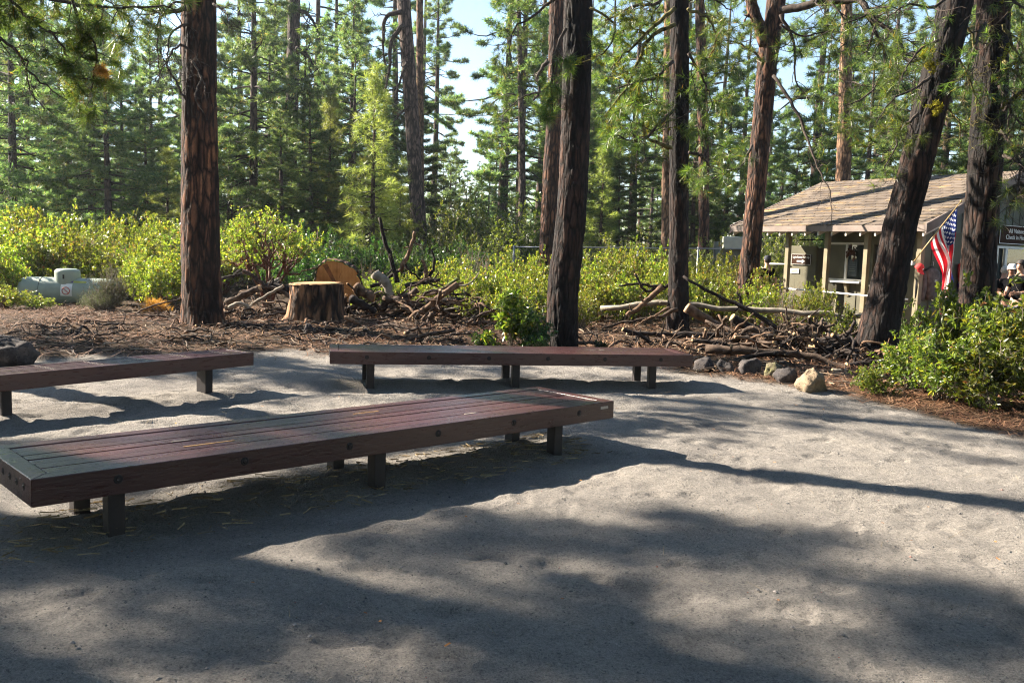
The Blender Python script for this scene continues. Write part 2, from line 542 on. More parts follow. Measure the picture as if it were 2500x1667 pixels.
M['yellow_wood'] = simple('yellow_bare_wood', (.36, .20, .06), .75, var=.3, scale=20)


def bev(o, w=.006):
    md = o.modifiers.new('bevel', 'BEVEL')
    md.width = w
    md.segments = 2
    md.limit_method = 'ANGLE'
    return o


def bolt_face(g, c, nrm, up, r=.026):
    """countersunk bolt: dark ring with a metal head, 2 mm proud"""
    nrm, up = Vector(nrm), Vector(up)
    sd = up.cross(nrm)
    Mx = Matrix((sd, up, nrm)).transposed().to_4x4()
    Mx.translation = Vector(c)
    lathe(g, [(0.0001, .002), (r, .002), (r, -.004)], 16, Mx, 1)
    lathe(g, [(0.0001, .006), (r * .45, .006), (r * .5, .002)], 8, Mx, 2)


def make_bench(idx):
    o, a = BENCH[idx]
    BW = BWS[idx]
    lab = ['long maroon slatted bench in the front, mitred frame and bolt holes showing',
           'maroon bench behind the front one, seen straight along its long bolted face',
           'maroon bench cut by the left edge, top crossed by lines of screws'][idx]
    t = empty('plank_bench', (o.x, o.y, 0), lab, 'bench', 'maroon plank benches in the clearing', a)
    hl, hw, th, tw = BL / 2, BW / 2, .145, (.10 if idx < 2 else .05)
    z0, z1 = BH - th, BH
    mats = [M['paint'], M['hole'], M['bolt']]
    # mitred frame: two long timbers, two short ones
    gap = .0015
    for s in (-1, 1):
        gg = Geo()
        p = [(-hl + gap, s * hw), (hl - gap, s * hw), (hl - tw - gap, s * (hw - tw)), (-hl + tw + gap, s * (hw - tw))]
        if s > 0: p = p[::-1]
        hexa(gg, [(*q, z0) for q in p], [(*q, z1) for q in p])
        for k in range(6 if idx < 2 else 0):
            bolt_face(gg, (-hl + .42 + k * (BL - .84) / 5, s * hw, z1 - .062), (0, s, 0), (0, 0, 1))
        bev(gg.build('frame_timber', mats, t))
    for s in (-1, 1):
        gg = Geo()
        p = [(s * hl, -hw + gap), (s * hl, hw - gap), (s * (hl - tw), hw - tw - gap), (s * (hl - tw), -hw + tw + gap)]
        if s < 0: p = p[::-1]
        hexa(gg, [(*q, z0) for q in p], [(*q, z1) for q in p])
        for k in range(6 if idx < 2 else 0):
            bolt_face(gg, (s * hl, -hw + .13 + k * (BW - .26) / 5, z1 - .062), (s, 0, 0), (0, 0, 1), .022)
        bev(gg.build('frame_timber', mats, t))
    n = 6 if idx < 2 else 8
    inner = BW - 2 * tw
    pw = (inner - (n + 1) * .011) / n
    rr = random.Random(idx + 5)
    for k in range(n):
        gg = Geo()
        y = -hw + tw + .011 + pw / 2 + k * (pw + .011)
        box(gg, (0, y, z1 - .028 + rr.uniform(-.0025, .001)), (BL - 2 * tw - .012, pw, .05))
        if idx == 2:   # rows of pale screw heads across the slats
            for q in range(9):
                x = -hl + .3 + q * (BL - .6) / 8
                for e in (-.03, .03):
                    lathe(gg, [(.0001, .004), (.007, .003), (.007, -.004)], 6, Matrix.Translation((x + e * .4, y + e, z1)), 1)
        else:
            for q in range(2):
                x = rr.uniform(-hl + .5, hl - .5)
                l = rr.uniform(.04, .12)
                if rr.random() < .15: box(gg, (x, y + rr.choice((-1, 1)) * (pw / 2 - .006), z1 - .0005), (l, .010, .003), None, 1)
            if idx == 0 and k == 1:
                box(gg, (-1.15, y + .02, z1 - .0012), (.32, .016, .003), None, 2)
            if idx == 0 and k == 4:
                box(gg, (.2, y + .03, z1 - .0012), (.22, .010, .003), None, 2)
        bev(gg.build('plank', [M['paint'], M['scuff'], M['yellow_wood']], t), .004)
    for x in ((-hl + .47, 0, hl - .47) if idx < 2 else (-hl + .12, -hl + .47 + 1.36, hl - .47)):
        for s in ((-1, 1) if idx < 2 else (0,)):
            gg = Geo()
            box(gg, (x + (-.03 if s > 0 else 0), s * .235, (z0 - .25) / 2 + .0), (.092, .092 if s else .16, z0 + .25))
            bev(gg.build('leg', M['paint_post'], t))
    for x in (-hl + .47, 0, hl - .47):
        gg = Geo()
        box(gg, (x, 0, z0 + .03), (.04, BW - 2 * tw - .004, .056))
        gg.build('crossbar', M['paint_post'], t)
    if idx == 0:
        gg = Geo()
        box(gg, (hl - .12, -hw - .0005, z1 - .045), (.09, .003, .022))
        gg.build('scuff_mark', M['scuff'], t)
    return t


for q in range(3): make_bench(q)

# ------------------------------------------------------------------ trees
BLADE = {}


def tufts(C, A, L, nb, w, rng, spread=.95, base=.06):
    """needle tufts: C centres, A axes, L lengths -> vertices, triangles"""
    n = len(C)
    d = rng.normal(size=(n, nb, 3))
    d /= np.linalg.norm(d, axis=2, keepdims=True)
    d = A[:, None] * .55 + d * spread
    d /= np.linalg.norm(d, axis=2, keepdims=True) + 1e-9
    s = rng.normal(size=(n, nb, 3))
    s = np.cross(d, s)
    s /= np.linalg.norm(s, axis=2, keepdims=True) + 1e-9
    ll = (L[:, None] * rng.uniform(.7, 1.1, (n, nb)))[..., None]
    p = C[:, None] + rng.uniform(-1, 1, (n, nb, 1)) * base * A[:, None]
    V = np.stack([p - s * w / 2 + d * .01, p + s * w / 2 + d * .01, p + d * ll + np.array([0, 0, -.10]) * ll * rng.uniform(0, 1, (n, nb, 1))], 2).reshape(-1, 3)
    return V, np.arange(len(V)).reshape(-1, 3)


def norm(v): return v / (np.linalg.norm(v) + 1e-9)


def pine_geo(H, cb, Rm, seed, dens=1.0, L=.3, nb=14, w=.03, r0=None, young=False, droop=.25, gap=.18, s0=.28, step=(.30, .52), uneven=1.0):
    """trunk Geo and crown Geo (needles slot 0, branch wood slot 1)"""
    rng = np.random.default_rng(seed)
    r0 = r0 or .011 * H + .04
    tz = np.linspace(-.3, H, 26)
    wx, wy = rng.uniform(-.012, .012, 2)
    def cx(z): return wx * z + .0016 * H * math.sin(z * .35 + seed), wy * z + .0016 * H * math.cos(z * .31 + seed)
    P = np.array([(*cx(max(z, 0)), z) for z in tz])
    rad = r0 * np.clip(1 - np.clip(tz, 0, H) / H, .02, 1) ** .85 * (1 + .45 * np.exp(-np.clip(tz, 0, 9) / .5))
    tr = Geo()
    tube(tr, P, rad, 10, True)
    cr = Geo()
    C, A, LL = [], [], []
    z = cb * H
    lobe = rng.uniform(0, 6.28, 3)
    while z < H * .985:
        t = (z - cb * H) / (H - cb * H)
        prof = (1 - t) ** .75 * min(1.0, .5 + 2.2 * t) + .05
        nbk = int(rng.integers(3, 6))
        a0 = rng.uniform(0, 6.28)
        for k in range(nbk):
            if rng.random() < gap: continue
            az = a0 + k * 6.283 / nbk + rng.uniform(-.4, .4)
            ln = Rm * prof * rng.uniform(1 - .5 * uneven, 1 + .3 * uneven) * (1 + .22 * math.sin(az * 2 + lobe[0] + z * .5))
            if ln < .12: ln = .12
            el = -.22 + 1.15 * t ** 1.4 + rng.uniform(-.15, .2)
            m = 7
            x, y = cx(z)
            p = np.array([x, y, z])
            d = np.array([math.cos(az) * math.cos(el), math.sin(az) * math.cos(el), math.sin(el)])
            pts = [p]
            for q in range(m):
                f = q / (m - 1)
                d = norm(d + np.array([0, 0, (-droop if f < .45 else .34) * .35]) + rng.normal(size=3) * .09)
                pts.append(pts[-1] + d * ln / m)
            pts = np.array(pts)
            rb = max(.008, .017 * ln + .006)
            tube(cr, pts, np.linspace(rb, .004, len(pts)), 4, False, 1)
            nt_ = max(3, int(ln * 11.0 * dens))
            for q in range(nt_):
                s = rng.uniform(s0, 1.0) ** .75 if not young else rng.uniform(.15, 1)
                f = s * m
                ii = min(int(f), m - 1)
                c0 = pts[ii] * (1 - (f - ii)) + pts[ii + 1] * (f - ii)
                ax = norm(pts[ii + 1] - pts[ii])
                sd = norm(np.cross(ax, [0, 0, 1.0]))
                off = rng.uniform(-1, 1) * (.12 + .33 * ln * (1.05 - s) * .8)
                c1 = c0 + sd * off + ax * abs(off) * .5 + np.array([0, 0, rng.uniform(-.05, .12)])
                if abs(off) > .2:
                    tube(cr, np.array([c0, c0 * .5 + c1 * .5 + np.array([0, 0, -.02]), c1]), [.006, .005, .003], 3, False, 1)
                C.append(c1)
                A.append(norm(ax * .6 + sd * np.sign(off) * .4 + np.array([0, 0, .35])))
                LL.append(L * rng.uniform(.75, 1.15))
            C.append(pts[-1]); A.append(norm(d)); LL.append(L)
        z += rng.uniform(*step) * (1 if H > 10 else .55)
    C.append(np.array([*cx(H), H - .1])); A.append(np.array([0, 0, 1.0])); LL.append(L)
    V, F = tufts(np.array(C), np.array(A), np.array(LL), nb, w, rng)
    cr.add(V, F, 0)
    return tr, cr


PROTO = {}


def proto(key, needle='needle', bark='bark_far', **kw):
    tr, cr = pine_geo(**kw)
    PROTO[key] = (tr.mesh('trunk_' + key, M[bark], True), cr.mesh('crown_' + key, [M[needle], M['twig']]), kw['H'])


proto('tall', H=26, cb=.24, Rm=3.5, seed=1, dens=1.35, nb=13, L=.36, w=.034, s0=.5, step=(.45, .95), gap=.25, uneven=1.15)
proto('tall_b', H=24, cb=.16, Rm=3.1, seed=2, dens=1.3, nb=13, L=.36, w=.034, s0=.45, step=(.40, .80), gap=.2, uneven=1.1)
proto('tall_c', H=25, cb=.33, Rm=3.8, seed=12, dens=1.4, nb=13, L=.38, w=.034, s0=.6, step=(.55, 1.15), gap=.3, uneven=1.3)
proto('full', H=17, cb=.06, Rm=3.0, seed=3, dens=1.35, nb=14, L=.33, w=.032, gap=.1)
proto('full_b', H=14, cb=.04, Rm=2.7, seed=4, dens=1.4, nb=14, L=.32, w=.030, gap=.1)
proto('full_c', H=16, cb=.10, Rm=3.2, seed=13, dens=1.4, nb=14, L=.33, w=.032, gap=.22, s0=.4, step=(.38, .7), uneven=1.2)
proto('young', H=8, cb=.06, Rm=1.6, seed=5, dens=1.0, nb=16, L=.28, w=.018, needle='needle_light', young=True)
proto('young_b', H=5.5, cb=.05, Rm=1.4, seed=6, dens=1.0, nb=16, L=.26, w=.018, needle='needle_light', young=True)
proto('sparse', H=28, cb=.46, Rm=3.4, seed=7, dens=.6, nb=14, L=.32, bark='bark_grey', gap=.3)
proto('sparse_b', H=22, cb=.36, Rm=2.8, seed=8, dens=.6, nb=14, L=.32, gap=.3)


def place_pine(key, px, Y, H, rz, label, group=None, name='pine_tree', x=None):
    tm, cm, h = PROTO[key]
    if x is None: x = atY(px, 600, Y).x
    s = H / h
    t = empty(name, (x, Y, g1(x, Y)), label, 'pine tree', group, rz)
    t.scale = (s * .5 + .5 if s < 1 else s ** .7,) * 2 + (s,)
    link('trunk', tm, t)
    link('crown', cm, t)
    return t
# ------------------------------------------------------------------ big foreground trunks
def big_trunk(pts, rad, seed, nseg=64, dz=.05, amp=.02, fx=8.0, fz=1.5, flare=.25, zfine=7.5):
    """pts: path in local coordinates from the ground up; bark plates and furrows are real relief"""
    P = np.array([tuple(p) for p in pts], float)
    zz = np.concatenate([np.arange(-.25, zfine, dz), np.linspace(zfine, P[-1][2], 24)])
    X_ = np.interp(zz, P[:, 2], P[:, 0]) if len(P) < 3 else np.interp(zz, P[:, 2], P[:, 0])
    k = np.ones(9) / 9
    Y_ = np.interp(zz, P[:, 2], P[:, 1])
    Rr = np.interp(zz, P[:, 2], rad)
    X_[4:-4] = np.convolve(X_, k, 'valid'); Y_[4:-4] = np.convolve(Y_, k, 'valid'); Rr[4:-4] = np.convolve(Rr, k, 'valid')
    th = np.arange(nseg) * 2 * math.pi / nseg
    ct, st = np.cos(th)[None], np.sin(th)[None]
    z2 = zz[:, None]
    r = Rr[:, None]
    w = .35 * vn(ct * r * 9, st * r * 9, z2 * 3, seed + 1)
    a = vn(ct * r * fx + w, st * r * fx + w, z2 * fz + .4 * w, seed)
    b2 = vn(ct * r * fx * 2.1 + w, st * r * fx * 2.1 - w, z2 * fz * 2.3, seed + 3)
    fis = sst(.02, .26, np.abs(a)) * (.55 + .45 * sst(.02, .3, np.abs(b2)))
    fine = vn(ct * r * 40, st * r * 40, z2 * 16, seed + 5)
    disp = amp * (fis - .8) + amp * .28 * fine + amp * .6 * vn(ct * r * 3, st * r * 3, z2 * .7, seed + 8)
    root = flare * np.exp(-np.clip(z2, 0, 9) / .28) * (.55 + .45 * np.cos(th[None] * 5 + seed + .6 * np.sin(th[None] * 2)))
    rr = r * (1 + root) + disp * np.clip(r / .25, .3, 1)
    V = np.stack([X_[:, None] + rr * ct, Y_[:, None] + rr * st, z2 + 0 * rr], -1).reshape(-1, 3)
    m, n = len(zz), nseg
    i, j = np.meshgrid(np.arange(m - 1), np.arange(n), indexing='ij')
    F = np.stack([i * n + j, i * n + (j + 1) % n, (i + 1) * n + (j + 1) % n, (i + 1) * n + j], -1).reshape(-1, 4)
    return Geo().add(V, F, 0, ((1 - fis) * .9).ravel())


TOPS = {}


def top_crown(key):
    if key not in TOPS:
        kw = {'a': dict(H=22, cb=.47, Rm=2.7, seed=31), 'b': dict(H=20, cb=.50, Rm=2.4, seed=32), 'c': dict(H=24, cb=.42, Rm=3.1, seed=33)}[key]
        _, cr = pine_geo(dens=.75, nb=14, L=.30, gap=.3, **kw)
        TOPS[key] = (cr.mesh('high_crown', [M['needle'], M['twig']]), kw['H'])
    return TOPS[key]


def big_tree(label, px, Y, mtl, H, crown, seed, name='ponderosa_pine', **kw):
    """px: (x, y, width) readings up the trunk, first the base"""
    base = atY(px[0][0], px[0][1], Y)
    gzb = g1(base.x, Y)
    t = empty(name, (base.x, Y, gzb), label, 'pine tree', 'big pines round the clearing')
    pts, rad = [], []
    for k, (x, y, w) in enumerate(px):
        w *= .97 if k else .92
        p = atY(x, y, Y)
        pts.append(Vector((p.x - base.x, 0, (p.z - gzb) if k else -.3)))
        rad.append(w / 2 / FPX * (p - CAM).length)
    d = (pts[-1] - pts[-2])
    if len(pts) > 2: d = (pts[-1] - pts[0])
    d = d / d.z
    zt = pts[-1].z
    for f in (.4, .75, 1):
        z = zt + (H - zt) * f
        q = pts[-1] if f == .4 else q0
        q0 = Vector((pts[-1].x + d.x * (z - pts[-1].z), 0, z))
        pts.append(q0)
        rad.append(rad[len(px) - 1] * (1 - .92 * f))
    big_trunk(pts, rad, seed, **kw).build('trunk', M[mtl], t, True)
    if crown:
        me, h = top_crown(crown)
        c = link('crown', me, t)
        s = H / h
        ax = Vector((pts[-1].x, 0, pts[-1].z)).normalized()
        c.rotation_euler = Vector((0, 0, 1)).rotation_difference(ax).to_euler()
        c.scale = (s, s, s)
    return t, base


def wander(p, d, ln, n, rng, curl, grav):
    pts = [np.array(p, float)]
    d = norm(np.array(d, float))
    k = rng.normal(size=3) * curl
    for q in range(n):
        k = k * .7 + rng.normal(size=3) * curl * .6
        d = norm(d + k + np.array([0, 0, grav]))
        pts.append(pts[-1] + d * ln / n)
    return np.array(pts)


def bough(path, r0, r1, seed, nsub=10, sub=.8, need=1.0, L=.19, nb=34, w=.008, curl=.22, grav=-.06, n=16, tw=3, s0=.15, bare=.4, side=None, moss=0):
    """one limb: curved tube, side branches, twigs, needle tufts.  returns wood Geo, needle Geo"""
    rng = np.random.default_rng(seed)
    wood, ned = Geo(), Geo()
    P = smooth_path(path, n)
    P[1:-1] += rng.normal(size=(n - 2, 3)) * .012
    tube(wood, P, np.linspace(r0, r1, n), 7, True, wob=.15, seed=seed)
    C, A, LL, MC = [], [], [], []
    T = np.gradient(P, axis=0)
    for k in range(nsub):
        s = s0 + (1 - s0) * (k + rng.uniform(0, 1)) / nsub
        f = min(s, .999) * (n - 1)
        i = int(f)
        p = P[i] * (1 - (f - i)) + P[min(i + 1, n - 1)] * (f - i)
        d = norm(T[i]) * .55 + norm(np.cross(T[i], rng.normal(size=3))) * .9
        if side is not None: d = d + np.array(side) * .6
        ln = sub * rng.uniform(.5, 1.25) * (1.1 - .4 * s)
        q = wander(p, d, ln, 9, rng, curl, grav)
        rs = max(.004, (r0 + (r1 - r0) * s) * .42)
        tube(wood, q, np.linspace(rs, .003, 10), 5, False)
        bare_b = rng.random() < bare
        if moss and rng.random() < moss:
            for e in range(8): MC.append(q[int(rng.integers(0, 9))] + rng.normal(size=3) * .012)
        for e in range(tw):
            ii = int(rng.integers(3, 9))
            q2 = wander(q[ii], norm(q[ii] - q[ii - 1]) * .6 + rng.normal(size=3) * .5, ln * rng.uniform(.25, .55), 6, rng, curl, grav)
            tube(wood, q2, np.linspace(max(.003, rs * .55), .002, 7), 4, False)
            if not bare_b and rng.random() < need:
                C.append(q2[-1]); A.append(norm(q2[-1] - q2[-2])); LL.append(L * rng.uniform(.8, 1.15))
        if not bare_b and rng.random() < need:
            for e in (9, 8, 7) if need > .5 else (9,):
                C.append(q[e]); A.append(norm(q[e] - q[e - 1])); LL.append(L * rng.uniform(.8, 1.15))
    if C:
        V, F = tufts(np.array(C), np.array(A), np.array(LL), nb, w, rng, .8, .05)
        ned.add(V, F, 0)
    if MC:
        V, F = tufts(np.array(MC), np.tile([0, 0, -1.0], (len(MC), 1)), np.full(len(MC), .05), 16, .02, rng, 1.2, .02)
        ned.add(V, F, 1)
    return wood, ned


def add_bough(t, px, Y, r, seed, wood='twig', need_mat='needle_near', dY=None, **kw):
    o = t.location
    pts = []
    for k, (x, y) in enumerate(px):
        yy = Y + (0 if dY is None else dY * k / (len(px) - 1))
        pts.append(atY(x, y, yy) - o)
    wd, nd = bough(pts, r[0], r[1], seed, **kw)
    b = wd.build('branch', M[wood], t, True)
    if nd.n: nd.build('needles', [M[need_mat], M['moss']], b)
    return b


T1, _ = big_tree('large furrowed pine on the left with one sunlit edge, between the tank and the stump', [(500, 797, 98), (494, 740, 92), (490, 620, 88), (489, 460, 84), (487, 250, 78), (486, 0, 74), (484, -60, 73)], 17.2, 'bark_char', 22, 'a', 1, amp=.017)
T6, _ = big_tree('dark upright pine with a fire-blackened base rising right behind the middle bench', [(1372, 852, 82), (1372, 800, 78), (1374, 700, 77), (1392, 550, 74), (1399, 430, 72), (1407, 250, 70), (1411, 0, 69), (1413, -60, 68)], 15.1, 'bark_dark', 20, 'b', 2, amp=.02, flare=.12)
T7, _ = big_tree('slim dark pine standing in the right brush pile beside the end of the middle bench', [(1656, 810, 58), (1656, 740, 52), (1657, 600, 49), (1658, 400, 47), (1658, 200, 45), (1659, 0, 43), (1659, -60, 42)], 19.3, 'bark_dark', 20, 'b', 3, flare=.2)
T8, _ = big_tree('reddish brown pine with a fork at the top, left of the wooden kiosk', [(1818, 790, 62), (1822, 730, 52), (1831, 640, 48), (1843, 500, 46), (1860, 300, 45), (1876, 130, 46), (1893, 0, 45), (1903, -60, 40)], 23.0, 'bark', 21, None, 4, flare=.3)
T9, _ = big_tree('thick dark pine leaning to the right in front of the kiosk roof', [(2130, 866, 104), (2146, 800, 88), (2166, 720, 80), (2196, 560, 74), (2226, 450, 72), (2262, 300, 71), (2300, 150, 70), (2336, 0, 68), (2350, -60, 66)], 16.0, 'bark_dark', 20, 'b', 5, amp=.028, flare=.25)
T10, _ = big_tree('straight dark pine on the right between the flag and the check-in sign', [(2384, 850, 80), (2383, 780, 74), (2388, 680, 72), (2394, 560, 71), (2406, 400, 70), (2419, 200, 69), (2427, 0, 67), (2429, -60, 66)], 16.6, 'bark_dark', 21, None, 6, amp=.024)
T3, _ = big_tree('tall grey pine leaning left, far behind the stump', [(1032, 640, 42), (1024, 560, 38), (1014, 440, 36), (1006, 300, 33), (996, 150, 33), (986, 0, 33), (982, -60, 32)], 36.0, 'bark_grey', 27, None, 7, nseg=36, dz=.1, flare=.05, zfine=13)
T5, _ = big_tree('broad reddish pine half hidden behind the dark upright pine', [(1334, 625, 46), (1338, 560, 40), (1345, 440, 40), (1352, 300, 38), (1357, 150, 36), (1360, 0, 36), (1362, -60, 36)], 27.5, 'bark', 24, None, 8, nseg=40, dz=.08, flare=.1, zfine=9)
T2, _ = big_tree('pale grey pine whose bare trunk shows high among green crowns on the left', [(706, 640, 30), (709, 400, 30), (713, 250, 30), (717, 100, 29), (718, 0, 28), (718, -60, 28)], 44.0, 'bark_grey', 30, None, 9, nseg=32, dz=.12, flare=.05, zfine=15)
T3b, _ = big_tree('thin orange pine close behind the tall grey leaning pine', [(1030, 640, 18), (1026, 400, 18), (1025, 200, 17), (1025, 0, 16), (1025, -60, 16)], 46.0, 'bark_pale', 28, None, 10, nseg=28, dz=.12, flare=.05, zfine=15)
T12, _ = big_tree('sunlit orange pine rising behind the ridge of the kiosk roof', [(2054, 640, 36), (2058, 450, 34), (2062, 330, 32), (2064, 200, 28), (2067, 40, 24), (2068, -60, 22)], 36.0, 'bark_pale', 25, None, 11, nseg=36, dz=.1, flare=.05, zfine=13)
T11, _ = big_tree('reddish pine behind the shrubs between the two middle right trunks', [(1722, 640, 28), (1719, 500, 27), (1717, 330, 26), (1712, 130, 24), (1708, 0, 22), (1706, -60, 22)], 32.0, 'bark', 24, None, 12, nseg=32, dz=.1, flare=.05, zfine=11)
T7b, _ = big_tree('orange pine just showing along the left edge of the slim dark pine', [(1628, 640, 26), (1629, 400, 24), (1631, 200, 22), (1632, 0, 20), (1632, -60, 20)], 34.0, 'bark_pale', 24, None, 13, nseg=32, dz=.1, flare=.05, zfine=12)
T4, _ = big_tree('slender pine with a bare lower trunk beside the bright sky gap', [(1276, 640, 20), (1275, 480, 18), (1274, 330, 16), (1270, 150, 13), (1266, 20, 10), (1265, -30, 8)], 42.0, 'bark_grey', 17, None, 14, nseg=28, dz=.12, flare=.05, zfine=13)

# ---- limbs that hang into the picture
# bare curling twigs on the big left pine
for k, p in enumerate([[(462, 10), (425, 8), (392, 40), (384, 110), (392, 180)], [(462, 60), (430, 70), (410, 130), (418, 200)], [(458, 120), (440, 110), (405, 150), (380, 200)],
                       [(455, 245), (430, 200), (408, 165), (390, 120)], [(520, 10), (548, 30), (560, 70)], [(468, 150), (490, 190), (478, 240), (500, 280)], [(455, 20), (400, 30), (340, 22), (285, 25)]]):
    add_bough(T1, p, 16.7, (.024 if k != 6 else .05, .007), 100 + k, need=.0 if k != 6 else .8, nsub=11 if k != 5 else 3, sub=.75, curl=.34, grav=-.10, bare=.8 if k != 6 else .2, tw=3, dY=-.3)
# left of the dark upright pine: green bough and a dead one
add_bough(T6, [(1382, 70), (1360, 120), (1348, 200), (1352, 300)], 14.8, (.03, .008), 121, nsub=9, sub=.42, need=1, bare=.0, nb=50, side=(-.5, -.2, -.3))
add_bough(T6, [(1385, -20), (1345, 4), (1290, 45), (1255, 72), (1248, 155)], 14.9, (.028, .006), 122, nsub=8, sub=.6, need=.4, bare=.7, curl=.3)
add_bough(T6, [(1440, 20), (1500, 60), (1490, 110), (1450, 145), (1400, 155)], 14.7, (.022, .006), 123, wood='twig_moss', nsub=6, sub=.5, need=.5, bare=.5, curl=.3, moss=.5)
# slim dark pine: mossy boughs towards the left
for k, p in enumerate([[(1648, 20), (1577, 83), (1541, 119), (1508, 148), (1490, 170)], [(1648, 60), (1590, 90), (1556, 150), (1530, 210), (1475, 285)], [(1640, 361), (1600, 345), (1577, 336), (1566, 271), (1541, 239)],
                       [(1642, 150), (1600, 190), (1560, 200), (1510, 215)], [(1642, 270), (1610, 300), (1560, 345), (1500, 330)], [(1642, -20), (1600, 10), (1540, 20), (1480, 50)]]):
    add_bough(T7, p, 18.6, (.045, .012), 130 + k, wood='twig_moss' if k < 3 else 'twig', nsub=11, sub=.85, need=.9, bare=.25, curl=.28, grav=-.07, nb=44, moss=.6 if k < 3 else .1, dY=-.8, L=.22)
for k, p in enumerate([[(1679, 22), (1737, 54), (1744, 119), (1726, 145)], [(1683, 372), (1710, 380), (1735, 410)], [(1680, 130), (1720, 200), (1740, 260)], [(1676, -10), (1730, -5), (1790, 30)]]):
    add_bough(T7, p, 19.0, (.035, .01), 140 + k, wood='twig_moss' if k == 0 else 'twig', nsub=8, sub=.8, need=.9, bare=.3, curl=.26, nb=40, dY=.5, L=.22)
# forked reddish pine
add_bough(T8, [(1868, 110), (1852, 60), (1836, 10), (1822, -70)], 22.9, (.16, .12), 150, wood='bark', nsub=2, sub=.5, need=0, n=14)
add_bough(T8, [(1908, 24), (1955, 20), (1997, 6), (2060, 2), (2105, 4), (2124, 40), (2185, 83), (2217, 148), (2261, 140)], 22.6, (.105, .03), 151, wood='twig', nsub=24, sub=1.25, need=.95, bare=.2, curl=.2, grav=-.05, n=34, nb=40, L=.22, dY=-2.5, tw=4)
add_bough(T8, [(1905, 36), (1939, 108), (1943, 195), (1975, 246)], 22.5, (.045, .012), 152, nsub=10, sub=.9, need=.7, bare=.5, curl=.25)
add_bough(T8, [(1888, 185), (1925, 239), (1968, 325), (1990, 394), (2026, 470), (2029, 548)], 22.3, (.045, .008), 153, nsub=13, sub=.7, need=.35, bare=.7, curl=.3, n=26, dY=-2.0)
add_bough(T8, [(1836, 355), (1809, 405), (1773, 419), (1697, 466)], 22.5, (.035, .008), 154, nsub=9, sub=.7, need=.9, bare=.2, nb=40, L=.22, dY=-1)
add_bough(T8, [(2100, 5), (2130, 60), (2160, 150), (2120, 230), (2060, 260)], 21.5, (.045, .012), 155, nsub=14, sub=1.1, need=1, bare=.15, nb=44, L=.23, tw=4)
add_bough(T8, [(1905, 60), (1960, 90), (2010, 80), (2060, 110)], 22.2, (.03, .01), 156, nsub=12, sub=1.0, need=1, bare=.2, nb=44, L=.23)
add_bough(T8, [(1860, 150), (1830, 120), (1780, 100), (1720, 120)], 22.6, (.03, .01), 157, nsub=11, sub=.9, need=.9, bare=.2, nb=44, L=.23)
# leaning pine and straight pine: tangles of thin twigs, some needles
for k, p in enumerate([[(2240, 280), (2192, 325), (2185, 361), (2156, 416)], [(2290, 100), (2250, 120), (2215, 160), (2200, 200)], [(2270, 190), (2230, 220), (2190, 235), (2140, 300)], [(2320, -10), (2270, 20), (2220, 10), (2150, 60)]]):
    add_bough(T9, p, 15.6, (.03, .006), 160 + k, nsub=11, sub=.7, need=.75, bare=.45, curl=.34, nb=30, dY=-.6)
for k, p in enumerate([[(2345, 30), (2375, 90), (2360, 180), (2350, 260)], [(2300, 250), (2340, 300), (2345, 370)], [(2330, 130), (2370, 200), (2390, 300)]]):
    add_bough(T9, p, 16.3, (.025, .006), 165 + k, wood='twig_moss', nsub=12, sub=.7, need=.3, bare=.6, curl=.36, tw=4)
for k, p in enumerate([[(2450, 60), (2480, 120), (2520, 180), (2570, 200)], [(2452, 271), (2480, 235), (2520, 205)], [(2450, 150), (2490, 190), (2510, 260), (2500, 340)], [(2440, 320), (2475, 360), (2490, 430), (2465, 520)],
                       [(2455, -20), (2500, 20), (2560, 40)], [(2405, 60), (2380, 110), (2375, 190)], [(2440, 210), (2480, 290), (2530, 330)], [(2450, 380), (2490, 400), (2520, 470)]]):
    add_bough(T10, p, 16.0, (.034, .007), 170 + k, wood='twig_moss' if k in (0, 2) else 'twig', nsub=13, sub=.8, need=.5, bare=.5, curl=.36, tw=4, moss=.35 if k in (0, 2, 4) else 0, dY=-.8)
for k, p in enumerate([[(2262, 140), (2268, 160)], [(2274, 160), (2276, 170)], [(2290, 268), (2292, 280)]]):
    nd = Geo()
    rng = np.random.default_rng(k)
    c0 = np.array(atY(*p[0], 15.6) - T9.location)
    C = c0 + rng.normal(size=(30, 3)) * .06
    V, F = tufts(C, np.tile([-.3, -.6, 0], (30, 1)), np.full(30, .06), 12, .025, rng, 1.2, .02)
    nd.add(V, F, 0).build('moss_patch', M['moss'], T9)
add_bough(T5, [(1338, 150), (1313, 188), (1317, 224), (1302, 246)], 27.0, (.07, .03), 181, nsub=5, sub=.8, need=0, curl=.3)
add_bough(T5, [(1335, 225), (1300, 228), (1260, 250), (1225, 285)], 27.0, (.03, .01), 182, nsub=8, sub=.8, need=.9, bare=.3, nb=36, L=.24)
for k, p in enumerate([[(982, 30), (945, 40), (935, 90), (940, 160)], [(985, 60), (960, 90), (952, 160), (940, 220)], [(995, 150), (975, 200), (962, 250)], [(1000, 260), (975, 280), (960, 300)]]):
    add_bough(T3, p, 35.6, (.10 if k < 2 else .06, .03), 185 + k, nsub=7, sub=1.1, need=.3, bare=.6, curl=.32, nb=30, L=.26, w=.014)
for k, p in enumerate([[(722, 20), (755, 40), (775, 75)], [(722, 120), (745, 130), (765, 160)], [(724, 185), (755, 210), (768, 260), (775, 300)]]):
    add_bough(T2, p, 43.6, (.12, .04), 190 + k, nsub=7, sub=1.4, need=.7, bare=.4, curl=.3, nb=30, L=.28, w=.018)
